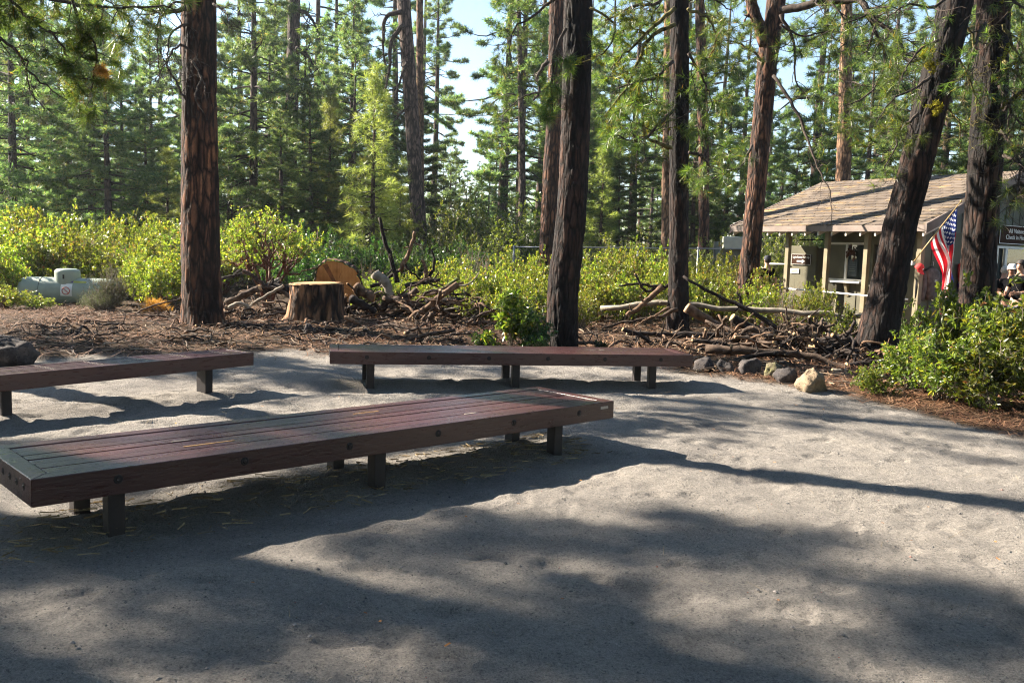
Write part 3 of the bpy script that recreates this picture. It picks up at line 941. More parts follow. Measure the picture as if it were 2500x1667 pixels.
# limbs with needle sprays on the mid-distance bare trunks
rs = random.Random(77)
for (t, px0, Y, ys, rng_) in ((T11, 1714, 32, range(-20, 480, 46), 1.5), (T12, 2063, 36, range(-40, 330, 40), 1.9), (T4, 1271, 42, range(-30, 345, 24), 2.0), (T7b, 1631, 34, range(-30, 400, 60), 1.4)):
    for k, y in enumerate(ys):
        s = -1 if k % 2 else 1
        l = rs.uniform(45, 95) * 34 / Y * rng_ / 1.6 * (1 if t is not T4 else .5 + .5 * (y + 30) / 375)
        add_bough(t, [(px0, y), (px0 + s * l * .5, y + rs.uniform(-8, 14)), (px0 + s * l, y + rs.uniform(-14, 26))], Y, (.035, .008), 300 + k + int(Y) * 20, nsub=9, sub=rng_ * .6, need=1, bare=.1, nb=26, L=.28, w=.016, dY=rs.uniform(-2.2, 2.2), n=8, tw=3)

# ---- trees just outside the frame on the left: their crowns shade the clearing, their boughs hang in at the top left
SHADE = [(-14.5, 16.4, 18, 'sparse_b', 0.3), (-12.6, 7.6, 19, 'sparse_b', 2.1), (-16.0, 10.3, 23, 'sparse', 3.0), (-10.0, 4.4, 16, 'sparse_b', 4.0), (-19.5, 5.5, 22, 'tall', 5.0), (-22, 12.4, 24, 'tall', .5), (-14.5, 8.0, 21, 'sparse', 3.5), (-15.6, 16.3, 10.5, 'full_c', 1.0)]
SH = []
for k, (x, y, H, key, rz) in enumerate(SHADE):
    SH.append(place_pine(key, 0, y, H, rz, 'tall pine outside the picture on the left that shades the clearing', 'pines outside the frame on the left', x=x))
LA = empty('pine_tree', (-8.3, 10.6, g1(-8.3, 10.6)), 'pine whose low boughs of dark twigs and long needles enter at the top left corner', 'pine tree')
big_trunk([(0, 0, -.3), (.1, .1, 5), (.15, .2, 11)], [.26, .22, .1], 41, nseg=40, dz=.1).build('trunk', M['bark_dark'], LA, True)
LL_ = [([(-420, 60), (-60, 70), (0, 94), (35, 120), (75, 180), (120, 215), (165, 246)], .045, dict(nsub=20, sub=.55, need=.15, bare=.8, curl=.3, n=34, s0=.3)),
       ([(-400, -120), (-40, -50), (50, 28), (100, 70), (150, 82), (235, 88), (262, 75)], .04, dict(nsub=22, sub=.5, need=1, bare=.1, nb=46, n=34, s0=.25)),
       ([(-380, -160), (100, -60), (200, -20), (283, 20), (270, 60)], .05, dict(nsub=18, sub=.55, need=1, bare=.15, nb=46, n=30, s0=.3)),
       ([(150, -50), (200, 60), (235, 130), (230, 200), (205, 275)], .02, dict(nsub=15, sub=.40, need=1, bare=.2, nb=50, grav=-.1)),
       ([(-400, -60), (-40, 10), (30, 20), (70, 45)], .04, dict(nsub=16, sub=.5, need=1, bare=.05, nb=46, n=24, s0=.4)),
       ([(120, 75), (160, 130), (190, 190), (250, 180)], .016, dict(nsub=11, sub=.35, need=1, bare=.2, nb=50, grav=-.1)),
       ([(-350, -100), (60, -20), (200, 15), (330, 20), (420, 25), (450, 70)], .04, dict(nsub=20, sub=.5, need=.7, bare=.35, nb=40, n=34, s0=.35)),
       ([(35, 118), (60, 150), (70, 215), (110, 270)], .014, dict(nsub=11, sub=.4, need=.1, bare=.8, curl=.3))]
for k, (p, r, kw) in enumerate(LL_):
    add_bough(LA, p, 10.9, (r, .006), 200 + k, dY=.6, w=.006, L=.19, **kw)
nd = Geo()
rng = np.random.default_rng(5)
C = np.array(atY(250, 168, 11.3) - LA.location) + rng.normal(size=(14, 3)) * .03
V, F = tufts(C, np.tile([0, 0, -1.0], (14, 1)), np.full(14, .11), 40, .006, rng, .9, .03)
nd.add(V, F, 0).build('dead_needles', M['needle_dead'], LA)
# ------------------------------------------------------------------ background pines
BG = [  # px, Y, proto, height, label
    (30, 36, 'full', 14, 'dark full pine at the left edge behind the yellow-green shrubs'),
    (110, 50, 'tall_b', 19, None), (168, 62, 'tall', 25, None),
    (222, 38, 'full', 12.5, 'dark pine with a bare thin trunk behind the propane tank, taller of the pair'),
    (266, 36, 'full_b', 10.5, 'dark pine close to the right of another, behind the propane tank'),
    (335, 58, 'full', 12.5, 'pale hazy pine in the gap left of the big left trunk'), (395, 60, 'tall_b', 18, None), (440, 70, 'tall', 23, None), (536, 74, 'full', 15, None), (300, 76, 'full', 11, None),
    (622, 40, 'full', 17.5, 'full green pine between the big left trunk and the pale bare trunk'),
    (590, 62, 'tall', 23, None), (668, 52, 'tall_b', 18, None), (690, 36, 'full_b', 6.5, 'low dark green pine behind the wide shrub tree'),
    (765, 56, 'tall', 24, None), (815, 66, 'tall_b', 25, None), (850, 48, 'full', 15, None), (760, 38, 'full_b', 8, None),
    (908, 30, 'young', 7.4, 'light green young pine with wispy needles behind the log round'),
    (960, 58, 'tall', 24, None), (888, 33, 'young_b', 4.6, None), (975, 33, 'young_b', 3.6, None),
    (1058, 66, 'tall_b', 23, 'open pine with a feathery edge left of the bright sky gap'), (1020, 78, 'tall', 28, None), (1098, 95, 'full', 12, None),
    (1135, 110, 'full', 10, None), (1165, 130, 'tall_b', 13, None), (1110, 125, 'full', 14, None), (1080, 105, 'full_b', 12, None),
    (1222, 52, 'tall_c', 21, None), (1268, 44, 'tall_b', 20, 'pine with a feathery edge right of the bright sky gap'), (1232, 62, 'full', 13, None), (1315, 58, 'tall', 24, None), (1205, 85, 'full', 13, None), (1190, 75, 'full_b', 8, None),
    (1440, 48, 'full', 12, None), (1392, 64, 'tall', 24, None), (1482, 60, 'tall_b', 20, None), (1465, 40, 'young', 6, None), (1540, 52, 'tall', 19, None), (1508, 44, 'full_b', 6, None),
    (1585, 75, 'full', 12, None), (1600, 100, 'full_b', 11, None), (1560, 90, 'tall', 22, None), (1430, 85, 'tall', 26, None), (1650, 55, 'tall', 23, None), (1700, 68, 'tall_b', 21, None),
    (1765, 52, 'full', 11.5, None), (1745, 80, 'tall', 27, None), (1800, 66, 'tall_b', 20, None), (1690, 45, 'full_b', 8, None),
    (1900, 80, 'full', 14, None), (1935, 58, 'full_b', 9, None), (1978, 52, 'tall', 24, 'pine with a dark straight stem left of the sunlit orange trunk'), (1870, 95, 'tall', 26, None),
    (2010, 64, 'full', 14, None), (2110, 46, 'full', 13, None), (2150, 58, 'tall_b', 22, None), (2120, 80, 'tall', 28, None), (2195, 40, 'full_b', 11, None),
    (2240, 52, 'tall', 24, None), (2290, 38, 'full', 14.5, None), (2335, 44, 'tall_b', 21, None), (2375, 36, 'full_b', 10, None), (2440, 40, 'full', 15, None), (2480, 50, 'tall', 24, None),
    (2530, 38, 'tall_b', 20, None), (2590, 46, 'full', 16, None), (2660, 40, 'tall', 22, None), (2760, 48, 'tall_b', 22, None),
    (-60, 44, 'tall', 22, None), (-130, 60, 'full', 15, None), (-210, 70, 'tall_b', 24, None), (60, 78, 'tall', 26, None), (15, 58, 'tall_b', 20, None), (225, 84, 'tall_b', 25, None),
    (690, 80, 'tall', 28, None), (480, 54, 'full_b', 12, None), (520, 46, 'full_b', 8.5, None), (800, 40, 'young', 8, None), (135, 40, 'young', 7, None), (360, 44, 'full_b', 7.5, None), (410, 40, 'young_b', 5, None),
]
ZN = [(-400, 480, 'hazy green pine in the forest behind the propane tank and yellow shrubs', 'pines behind the propane tank'),
      (480, 1000, 'hazy green pine in the forest between the big left trunk and the leaning grey trunk', 'pines between the left trunks'),
      (1000, 1400, 'distant pine beside the bright gap of sky in the middle', 'pines about the sky gap'),
      (1400, 1860, 'green pine in the forest behind the right brush pile and chain-link fence', 'pines behind the brush pile'),
      (1860, 3200, 'green pine crowding behind the wooden kiosk roof', 'pines behind the kiosk')]
rb = random.Random(11)
for (px, Y, key, H, lab) in BG:
    grp = None
    if lab is None:
        for a, b_, l, gname in ZN:
            if a <= px < b_: lab, grp = l, gname
    if lab is None or grp:
        key = {'tall': rb.choice(['tall', 'tall_c']), 'full': rb.choice(['full', 'full_c'])}.get(key, key)
    place_pine(key, px, Y, H, rb.uniform(0, 6.28), lab, grp)
for px, Y, H in [(70, 41, 11), (150, 46, 12), (300, 48, 11), (375, 50, 12), (470, 58, 13), (560, 44, 11), (650, 46, 12), (735, 44, 11.5), (790, 50, 13), (860, 42, 10.5), (940, 50, 12), (1000, 48, 10.5), (0, 47, 13), (-80, 50, 14), (1350, 46, 11), (1410, 42, 9.5), (1500, 50, 12), (1690, 52, 12), (1840, 48, 11), (2050, 50, 14)]:
    for a, b_, l, gname in ZN:
        if a <= px < b_: lab, grp = l, gname
    place_pine(rb.choice(['full', 'full_b', 'full_c', 'full_c']), px, Y, H, rb.uniform(0, 6.28), lab, grp)
# more pines standing deeper in, still told apart as single stems
n = 0
while n < 30:
    px, Y = rb.uniform(-350, 2850), rb.uniform(70, 125)
    H = rb.uniform(15, 27)
    if 1040 < px < 1215: H = rb.uniform(6, 9.5) * Y / 110
    if 285 < px < 350 or 505 < px < 560: H *= .55
    if 1560 < px < 1620: H *= .5
    for a, b_, l, gname in ZN:
        if a <= px < b_: lab, grp = l, gname
    place_pine(rb.choice(['tall', 'tall_b', 'tall_c', 'full_c', 'full']), px, Y, H, rb.uniform(0, 6.28), lab, grp)
    n += 1
# the forest goes on behind the viewpoint and to both sides
for k in range(26):
    a = R(-100) - R(160) * k / 25 + rb.uniform(-.05, .05)
    d = rb.uniform(9, 26) if k % 2 else rb.uniform(7, 13)
    x, y = math.cos(a) * d * 1.0 + (6 if k < 12 else 0) * 0, math.sin(a) * d
    if x * .375 + y * .927 > -1.0: continue
    place_pine(['full', 'tall_b', 'tall', 'full_b'][k % 4], 0, y, rb.uniform(15, 23), k, 'pine behind the viewpoint, outside the picture', 'pines behind the viewpoint', x=x)
for x, y, H in [(11, 1, 17), (14, 5, 20), (12.5, 9, 16), (17, 11, 22), (16, -3, 19), (20, 3, 22), (9.5, -3, 15), (5, -5, 16), (22, 9, 21)]:
    place_pine('tall_b' if H > 18 else 'full', 0, y, H, x, 'pine right of the viewpoint, outside the picture', 'pines right of the viewpoint', x=x)
# far wood that reads as one mass
g = Geo()
rng = np.random.default_rng(3)
for k in range(170):
    px, Y = rng.uniform(-500, 3000), rng.uniform(130, 210)
    x = (px - 1250) / 2200 * Y
    H = rng.uniform(9, 17) if not (1060 < px < 1200) else rng.uniform(6, 10)
    zb = g1(x, Y)
    nb = int(130)
    t = rng.uniform(.08, 1, nb)
    rr = H * .17 * (1.05 - t) * rng.uniform(.2, 1.1, nb)
    az = rng.uniform(0, 6.28, nb)
    C = np.stack([x + rr * np.cos(az), Y + rr * np.sin(az), zb + t * H], -1)
    A = np.stack([np.cos(az), np.sin(az), .2 + 0 * az], -1)
    V, F = tufts(C, A, np.full(nb, .8), 9, .14, rng)
    g.add(V, F, 0)
    tube(g, [(x, Y, zb - 1), (x, Y, zb + H * .95)], [.16, .03], 5, False, 1)
tag(g.build('treeline', [M['needle'], M['bark_far']]), 'far hazy wall of pines closing the forest', 'woods', kind='stuff')


# ------------------------------------------------------------------ shrubs
def leaves(C, A, L, W, rng, fold=.25, near=False):
    """leaf blades at C pointing along A"""
    n = len(C)
    s = np.cross(A, rng.normal(size=(n, 3)))
    s /= np.linalg.norm(s, axis=1, keepdims=True) + 1e-9
    nn = np.cross(s, A)
    L, W = L[:, None], W[:, None]
    if not near:
        V = np.stack([C, C + A * L * .55 + s * W / 2 + nn * W * fold, C + A * L, C + A * L * .55 - s * W / 2 + nn * W * fold], 1).reshape(-1, 3)
        F = np.arange(n * 4).reshape(-1, 4)
        return V, [F]
    sag = np.array([0, 0, -1.0])
    P = [C, C + A * L * .5, C + A * L + sag * L * .18,
         C + A * L * .32 + s * W * .42 + nn * W * fold, C + A * L * .66 + s * W * .46 + nn * W * fold + sag * L * .05,
         C + A * L * .32 - s * W * .42 + nn * W * fold, C + A * L * .66 - s * W * .46 + nn * W * fold + sag * L * .05]
    V = np.stack(P, 1).reshape(-1, 3)
    b = (np.arange(n) * 7)[:, None]
    return V, [np.concatenate([np.array([[0, 3, 4, 2, 1]]) + b, np.array([[0, 1, 2, 6, 5]]) + b])]


def shrub_geo(H, Rr, seed, nst, per, nleaf, L, W, shape='dome', near=False, up=.5, thin=.010):
    rng = np.random.default_rng(seed)
    st, lf = Geo(), Geo()
    C, A = [], []
    lump = rng.uniform(0, 6.28, 4)
    for k in range(nst):
        az = rng.uniform(0, 6.28)
        q = rng.uniform(0, 1) ** .5
        lr = 1 + .22 * math.sin(az * 3 + lump[0]) + .12 * math.sin(az * 5 + lump[1])
        r = q * Rr * lr
        if shape == 'dome': top = H * (1 - .62 * q ** 2.2) * rng.uniform(.55, 1.08)
        elif shape == 'umbrella': top = H * (1 - .42 * q ** 2) * rng.uniform(.72, 1.05)
        else: top = H * rng.uniform(.5, 1.1) * (1 - .3 * q)
        tip = np.array([r * math.cos(az), r * math.sin(az), top])
        b0 = np.array([math.cos(az), math.sin(az), 0]) * rng.uniform(0, .12) * Rr
        midp = b0 * .4 + tip * np.array([.42, .42, .55]) + rng.normal(size=3) * .05 * H
        if shape == 'umbrella':      # a few leaning main stems that fork under the canopy
            tk = k % 6
            ta = tk * 1.05 + .3
            fork = np.array([math.cos(ta) * .34 * Rr, math.sin(ta) * .34 * Rr, H * (.36 + .05 * (tk % 3))])
            b0 = np.array([math.cos(ta) * .06, math.sin(ta) * .06, 0])
            if k < 6: tube(st, smooth_path([b0 - np.array([0, 0, .05]), b0 * .5 + fork * np.array([.35, .35, .55]), fork], 7), np.linspace(.045, .028, 7), 6, False)
            az = ta + rng.uniform(-.75, .75)
            tip = np.array([r * math.cos(az), r * math.sin(az), top])
            P = smooth_path([fork, fork * .45 + tip * .55 + rng.normal(size=3) * .05, tip], 7)
        else: P = smooth_path([b0 - np.array([0, 0, .05]), midp, tip], 7)
        P[1:-1] += rng.normal(size=(5, 3)) * .02 * H
        tube(st, P, np.linspace(thin * (1.6 if shape == 'umbrella' else 1.2), .003, 7), 4, False)
        for e in range(per):
            if shape == 'umbrella': s = rng.uniform(.68, 1.0)
            else: s = rng.uniform(.35, 1.0) ** .8
            f = s * 6
            i = min(int(f), 5)
            p = P[i] * (1 - (f - i)) + P[i + 1] * (f - i)
            d = norm(rng.normal(size=3) + np.array([0, 0, .5]) + .5 * norm(P[i + 1] - P[i]))
            ln = rng.uniform(.05, .22) * (Rr + .3) * (1 if e else .1)
            p2 = p + d * ln
            if p2[2] < .05: p2[2] = .05 + rng.uniform(0, .1)
            if ln > .06: tube(st, np.array([p, (p + p2) / 2 + rng.normal(size=3) * .01, p2]), [.004, .003, .002], 3, False)
            ax = norm(d * .5 + np.array([0, 0, .8]))
            for l in range(nleaf):
                u = rng.normal(size=3)
                u = norm(u)
                a = norm(ax * up + u)
                C.append(p2 - ax * rng.uniform(0, .10) * (1 if l > nleaf * .4 else .3))
                A.append(a)
    C, A = np.array(C), np.array(A)
    n = len(C)
    V, F = leaves(C, A, L * rng.uniform(.5, 1.35, n), W * rng.uniform(.6, 1.2, n), rng, near=near)
    lf.add(V, F, 0)
    return st, lf


SHP = {}


def shrub_proto(key, leafmat, stemmat, **kw):
    st, lf = shrub_geo(**kw)
    SHP[key] = (st.mesh('stems_' + key, M[stemmat], True), lf.mesh('leaves_' + key, M[leafmat]), kw['H'], kw['Rr'])


for q in range(4):
    shrub_proto('manz%d' % q, 'manzanita', 'stem_grey' if q % 2 else 'stem', H=1.5, Rr=1.0, seed=60 + q, nst=40, per=11, nleaf=11, L=.068, W=.046, up=.7)
for q in range(2):
    shrub_proto('green%d' % q, 'bush_green', 'stem_grey', H=2.6, Rr=1.5, seed=70 + q, nst=60, per=13, nleaf=9, L=.085, W=.05)
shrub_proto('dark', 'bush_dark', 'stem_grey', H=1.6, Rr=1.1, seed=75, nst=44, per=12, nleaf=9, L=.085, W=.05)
shrub_proto('sage', 'sage', 'stem_grey', H=1.0, Rr=.75, seed=76, nst=110, per=11, nleaf=7, L=.045, W=.010, shape='bush', up=1.2, thin=.006)
shrub_proto('umbrella', 'manzanita', 'stem', H=2.4, Rr=1.2, seed=78, nst=62, per=13, nleaf=9, L=.062, W=.036, shape='umbrella', up=.8, thin=.016)
for q in range(3):
    shrub_proto('near%d' % q, 'bush_near', 'stem_grey', H=1.2, Rr=.75, seed=80 + q, nst=40, per=8, nleaf=9, L=.098, W=.043, near=True, up=.55, thin=.008)
shrub_proto('plant', 'bush_dark', 'stem_grey', H=.85, Rr=.5, seed=85, nst=22, per=6, nleaf=8, L=.10, W=.052, near=True, up=.4, thin=.006)
shrub_proto('plant_bright', 'bush_near', 'stem_grey', H=.9, Rr=.5, seed=88, nst=26, per=7, nleaf=9, L=.10, W=.05, near=True, up=.4, thin=.006)
shrub_proto('low', 'bush_near', 'stem_grey', H=.6, Rr=.5, seed=86, nst=24, per=7, nleaf=8, L=.06, W=.032, near=True, up=.5, thin=.006)
shrub_proto('bare', 'needle_dead', 'stem_grey', H=1.1, Rr=.8, seed=87, nst=40, per=7, nleaf=1, L=.03, W=.012)


def place_shrub(key, px, Y, H, wid, label, group=None, name='manzanita_shrub', rz=None, cat='shrub'):
    st, lf, h, r = SHP[key]
    x = atY(px, 650, Y).x
    t = empty(name, (x, Y, g1(x, Y)), label, cat, group, rb.uniform(0, 6.28) if rz is None else rz)
    t.scale = (wid / 2 / r, wid / 2 / r, H / h)
    link('stems', st, t)
    link('leaves', lf, t)
    return t


zl = [('yellow-green manzanita in the sunlit thicket behind the propane tank', 'manzanitas behind the propane tank'),
      ('low yellow-green manzanita in the sun between the branch pile and the dark upright pine', 'manzanitas beside the branch pile'),
      ('yellow-green manzanita between the dark upright pine and the slim dark pine', 'manzanitas between the dark pines'),
      ('yellow-green manzanita round the foot of the forked reddish pine', 'manzanitas at the forked pine')]
for row, (Y, H) in enumerate([(24.6, 1.75), (27.2, 2.15), (30.2, 2.25)]):
    for k in range(13):
        px = -190 + k * 58 + (row % 2) * 28 + rb.uniform(-14, 14)
        if 452 < px < 536 and row == 0: continue
        place_shrub('manz%d' % rb.randrange(4), px, Y + rb.uniform(-.5, .5), H * rb.uniform(.74, 1.16), rb.uniform(1.7, 2.8), *zl[0])
for px, Y, H, w in [(60, 24.2, 1.5, 1.4), (190, 25.8, 1.9, 1.6), (290, 24.0, 1.6, 1.3), (395, 24.8, 1.75, 1.5), (-40, 26, 1.9, 1.6), (120, 28.6, 2.2, 1.7)]:
    place_shrub('bare', px, Y, H, w, 'grey dead twiggy shrub poking out of the sunlit thicket behind the propane tank', 'dead shrubs behind the propane tank', 'bare_shrub')
for px, Y, H, w in [(30, 28.5, 2.1, 2.0), (250, 28.2, 2.15, 2.0), (420, 28.8, 2.2, 2.0), (140, 26.0, 1.8, 1.6)]:
    place_shrub('green%d' % rb.randrange(2), px, Y, H, w, 'greener bush mixed into the yellow thicket behind the propane tank', 'greener bushes behind the propane tank', 'green_bush', cat='bush')
for px, Y, H, w in [(18, 21.6, 1.35, 1.3), (345, 22.8, 1.5, 1.4), (375, 21.4, 1.25, 1.4), (415, 22.2, 1.5, 1.6), (-50, 21.5, 1.5, 1.8), (310, 24.0, 1.4, 1.5)]:
    place_shrub('manz%d' % rb.randrange(4), px, Y, H, w, 'yellow-green manzanita flanking the end of the propane tank', 'manzanitas beside the propane tank')
for px, Y, H, w in [(1080, 21.6, 1.3, 1.3), (1150, 20.6, 1.25, 1.5), (1215, 21.0, 1.35, 1.6), (1285, 20.4, 1.3, 1.4), (1130, 22.6, 1.45, 1.6), (1255, 22.6, 1.65, 1.8), (1318, 19.2, 1.15, 1.2), (1305, 22.0, 1.7, 1.5), (1240, 18.6, .85, 1.2), (1020, 22.8, 1.1, 1.2), (960, 23.4, 1.1, 1.3), (905, 23.0, 1.0, 1.2), (1180, 18.8, .7, 1.0)]:
    place_shrub('manz%d' % rb.randrange(4), px, Y, H, w, *zl[1])
for px, Y, H, w in [(1440, 23.5, 1.7, 1.7), (1500, 24.5, 1.95, 1.8), (1555, 23.2, 1.8, 1.7), (1605, 24.6, 2.0, 1.7), (1470, 21.2, 1.2, 1.4), (1530, 21.4, 1.35, 1.5), (1590, 21.0, 1.3, 1.4), (1640, 22.2, 1.6, 1.5), (1425, 19.2, .8, 1.1), (1535, 26.2, 2.1, 2.0)]:
    place_shrub('manz%d' % rb.randrange(4), px, Y, H, w, *zl[2])
for px, Y, H, w in [(1695, 24.4, 1.75, 1.6), (1740, 23.6, 1.75, 1.6), (1782, 24.8, 1.95, 1.6), (1710, 22.0, 1.2, 1.3), (1765, 21.6, 1.2, 1.3), (1870, 22.2, 1.45, 1.3), (1850, 21.2, 1.1, 1.2), (1905, 21.4, .95, 1.2)]:
    place_shrub('manz%d' % rb.randrange(4), px, Y, H, w, *zl[3])
place_shrub('manz1', 2002, 20.2, 1.35, 1.0, 'manzanita with bare reddish stems in front of the rental window')
place_shrub('manz2', 1945, 20.6, .85, 1.3, 'manzanita in front of the sign panel, below the white rail')
place_shrub('bare', 1925, 20.3, 1.25, 1.3, 'leafless twiggy shrub among the manzanitas by the white rail', name='bare_shrub')
place_shrub('low', 2068, 17.8, .85, .9, 'small green shrub left of the foot of the leaning pine', name='green_shrub')
place_shrub('low', 2215, 16.6, 1.0, 1.0, 'small shrub right of the leaning pine, below the hanging hoodie', name='green_shrub')
place_shrub('umbrella', 655, 21.4, 2.45, 2.55, 'umbrella-shaped manzanita with dark stems right of the big left pine, behind the pile', rz=.4)
place_shrub('sage', 244, 19.9, .46, 1.0, 'grey-green feathery bush standing in front of the propane tank', name='sage_bush')
place_shrub('sage', 268, 20.2, .95, .95, 'grey-green bush hiding the right end of the propane tank', name='sage_bush')
place_shrub('manz3', 88, 19.8, .26, 1.0, 'low green shrub under the left half of the propane tank', name='green_shrub')
place_shrub('manz0', 8, 19.6, .55, 1.4, 'low green shrub at the left edge below the propane tank', name='green_shrub')
for px, Y, H, w in [(1080, 33, 3.0, 3.0), (1165, 35, 3.9, 3.4), (1255, 34, 3.5, 3.2), (1120, 38, 4.2, 3.2), (1210, 31, 2.4, 2.6), (1010, 36, 3.4, 2.8), (1300, 37, 3.6, 3.0)]:
    place_shrub('green%d' % rb.randrange(2), px, Y, H, w, 'tall green bush in the sunny thicket below the sky gap', 'tall bushes below the sky gap', 'green_bush', cat='bush')
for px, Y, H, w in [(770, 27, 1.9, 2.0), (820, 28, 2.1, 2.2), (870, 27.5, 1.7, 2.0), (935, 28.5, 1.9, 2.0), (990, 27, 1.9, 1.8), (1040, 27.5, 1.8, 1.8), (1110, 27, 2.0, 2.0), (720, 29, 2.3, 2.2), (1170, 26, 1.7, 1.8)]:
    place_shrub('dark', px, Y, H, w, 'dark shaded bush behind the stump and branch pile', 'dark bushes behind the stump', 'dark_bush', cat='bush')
for px, Y, H, w in [(1150, 25.4, 1.9, 1.5), (900, 24.8, 1.3, 1.2), (1185, 24.6, 1.6, 1.2)]:
    place_shrub('bare', px, Y, H, w, 'grey leafless twiggy bush behind the branch pile', 'twiggy bushes behind the branch pile', 'bare_shrub')
for px, Y, H, w in [(1480, 30, 2.2, 2.4), (1560, 31, 2.4, 2.4), (1420, 33, 2.6, 2.6), (1700, 31, 2.2, 2.4), (1790, 33, 2.6, 2.6), (1880, 34, 2.8, 2.8), (1960, 36, 2.9, 2.8)]:
    place_shrub('green%d' % rb.randrange(2), px, Y, H, w, 'green bush beyond the chain-link fence', 'bushes beyond the chain-link fence', 'green_bush', cat='bush')
for px, Y, H, w in [(560, 30, 2.2, 2.2), (620, 32, 2.4, 2.4), (690, 31, 2.3, 2.2)]:
    place_shrub('green%d' % rb.randrange(2), px, Y, H, w, 'green bush deep in shade behind the umbrella-shaped manzanita', 'bushes behind the umbrella-shaped manzanita', 'green_bush', cat='bush')
place_shrub('plant_bright', 1258, 14.5, .98, 1.1, 'bushy broad-leaved green plant at the foot of the dark upright pine', name='leafy_plant', cat='plant')
place_shrub('plant', 1318, 14.2, .62, .6, 'small dark plant touching the blackened base of the upright pine', name='leafy_plant', cat='plant')
place_shrub('plant', 1185, 14.6, .34, .5, 'knee-high seedling of broad leaves behind the middle bench', name='leafy_plant', cat='plant')
place_shrub('plant', 1475, 15.0, .2, .3, 'tiny green seedling right of the blackened pine base', name='leafy_plant', cat='plant')
for k, (px, Y, H, w, lab) in enumerate([
        (2242, 11.4, .84, .95, 'glossy green shrub on the left of the right-hand thicket, reaching over the sand'),
        (2352, 12.2, 1.46, 1.2, 'tall glossy green shrub at the foot of the straight dark pine'),
        (2462, 11.2, 1.22, 1.4, 'bright yellow-green shrub near the right edge below the people'),
        (2318, 10.6, .80, 1.1, 'lower glossy shrub in the middle of the right-hand thicket'),
        (2440, 10.2, .85, 1.2, 'low shrub in front of the bright one at the right edge'),
        (2575, 10.6, 1.45, 1.6, 'shrub cut off by the right edge of the picture'),
        (2280, 12.8, .82, .9, 'shrub behind the thicket, in front of the hanging clothes'),
        (2535, 12.8, 1.25, 1.4, 'shrub in front of the man in the black T-shirt'),
        (2152, 10.9, .38, .6, 'low green sprig at the left tip of the right-hand thicket')]):
    place_shrub('near%d' % (k % 3), px, Y, H, w, lab, name='green_shrub')

# ------------------------------------------------------------------ brush piles: single branches and logs
def stick_geo(P, r0, r1, seed, mi_cut=1, stubs=3, n=14, seg=9, stublen=.18):
    rng = np.random.default_rng(seed)
    g = Geo()
    Q = smooth_path(P, n)
    ln = np.linalg.norm(Q[-1] - Q[0])
    Q[1:-1] += rng.normal(size=(n - 2, 3)) * .010 * ln ** .5
    tube(g, Q, np.linspace(r0, r1, n), seg, True, 0, mi_cut, .22, seed)
    for k in range(stubs):
        i = int(rng.integers(2, n - 2))
        d = norm(np.cross(Q[i + 1] - Q[i], rng.normal(size=3))) + .5 * norm(Q[i + 1] - Q[i])
        rs = (r0 + (r1 - r0) * i / n) * .5
        q = wander(Q[i], d, stublen * rng.uniform(.5, 1.6), 4, rng, .2, 0)
        tube(g, q, np.linspace(rs, rs * .45, 5), 5, True, 0, mi_cut)
    return g


def px_branch(px, Y, wpx, label, mtl='dead', group=None, name='dead_branch', stubs=3, dY=0.0, seed=0, seg=9):
    pts = []
    Ym = Y + dY / 2
    for k, (x, y) in enumerate(px):
        pts.append(atY(x, y, Y + dY * k / (len(px) - 1)))
    w = wpx if isinstance(wpx, tuple) else (wpx, wpx * .75)
    r = [q / 2 / FPX * Y for q in w]
    o = pts[0].copy()
    pts = [p - o for p in pts]
    g = stick_geo(pts, r[0], r[1], seed or int(px[0][0] + px[0][1]), stubs=stubs, seg=seg)
    return tag(g.build(name, [M[mtl], M['cut']], None, True, o), label, 'branch' if name != 'log' else 'log', group)


# right pile
px_branch([(1466, 752), (1560, 742), (1650, 739), (1760, 748), (1880, 757), (2000, 763), (2122, 769)], 20.2, (13, 11), 'long pale weathered pole lying level across the right brush pile', 'dead_pale', name='log', stubs=2, dY=-1.5)
px_branch([(1668, 674), (1720, 705), (1780, 733), (1816, 750), (1860, 782), (1903, 806)], 17.5, (6, 13), 'long thin dark branch slanting down from the slim dark pine into the right pile', 'dead_dark', dY=-.6)
px_branch([(1640, 817), (1740, 818), (1852, 827)], 16.8, (17, 14), 'straight dark log lying behind the foot of the slim dark pine', 'dead_dark', name='log')
px_branch([(1676, 750), (1716, 774), (1760, 800), (1790, 816)], 18.3, (24, 18), 'thick tan-ended log sloping down right of the slim dark pine', 'dead_tan', name='log', stubs=1)
px_branch([(1722, 852), (1827, 858), (1957, 866), (2030, 886), (2080, 905), (2088, 934)], 14.6, (24, 11), 'long dark limb with a hooked tip along the front of the right pile', 'dead', name='log', dY=-.9)
px_branch([(1787, 774), (1830, 798), (1881, 815), (1968, 846)], 16.4, (20, 15), 'dark limb running down across the middle of the right pile', 'dead_dark')
px_branch([(1925, 816), (1970, 806), (2020, 797)], 16.2, (22, 24), 'short cut log pointing right on top of the right pile', 'dead', name='log', stubs=1)
px_branch([(1990, 864), (2058, 828), (2074, 806), (2088, 784)], 15.4, (12, 8), 'dark branch standing up at the right end of the pile', 'dead_dark')
px_branch([(1980, 848), (2030, 838), (2078, 834)], 15.8, (42, 40), 'thickest dark log at the right end of the pile by the leaning pine', 'dead_dark', name='log', stubs=1, seg=14)
px_branch([(2030, 908), (2085, 922), (2140, 930)], 13.2, (22, 16), 'grey weathered log on the ground behind the tan rock', 'dead_pale', name='log', stubs=1)
px_branch([(2065, 892), (2130, 886), (2200, 880)], 14.0, (16, 12), 'dark branch lying right behind the grey weathered log', 'dead_dark')
px_branch([(2095, 912), (2150, 900), (2196, 893)], 13.6, (12, 9), 'brown branch end poking towards the right-hand thicket')
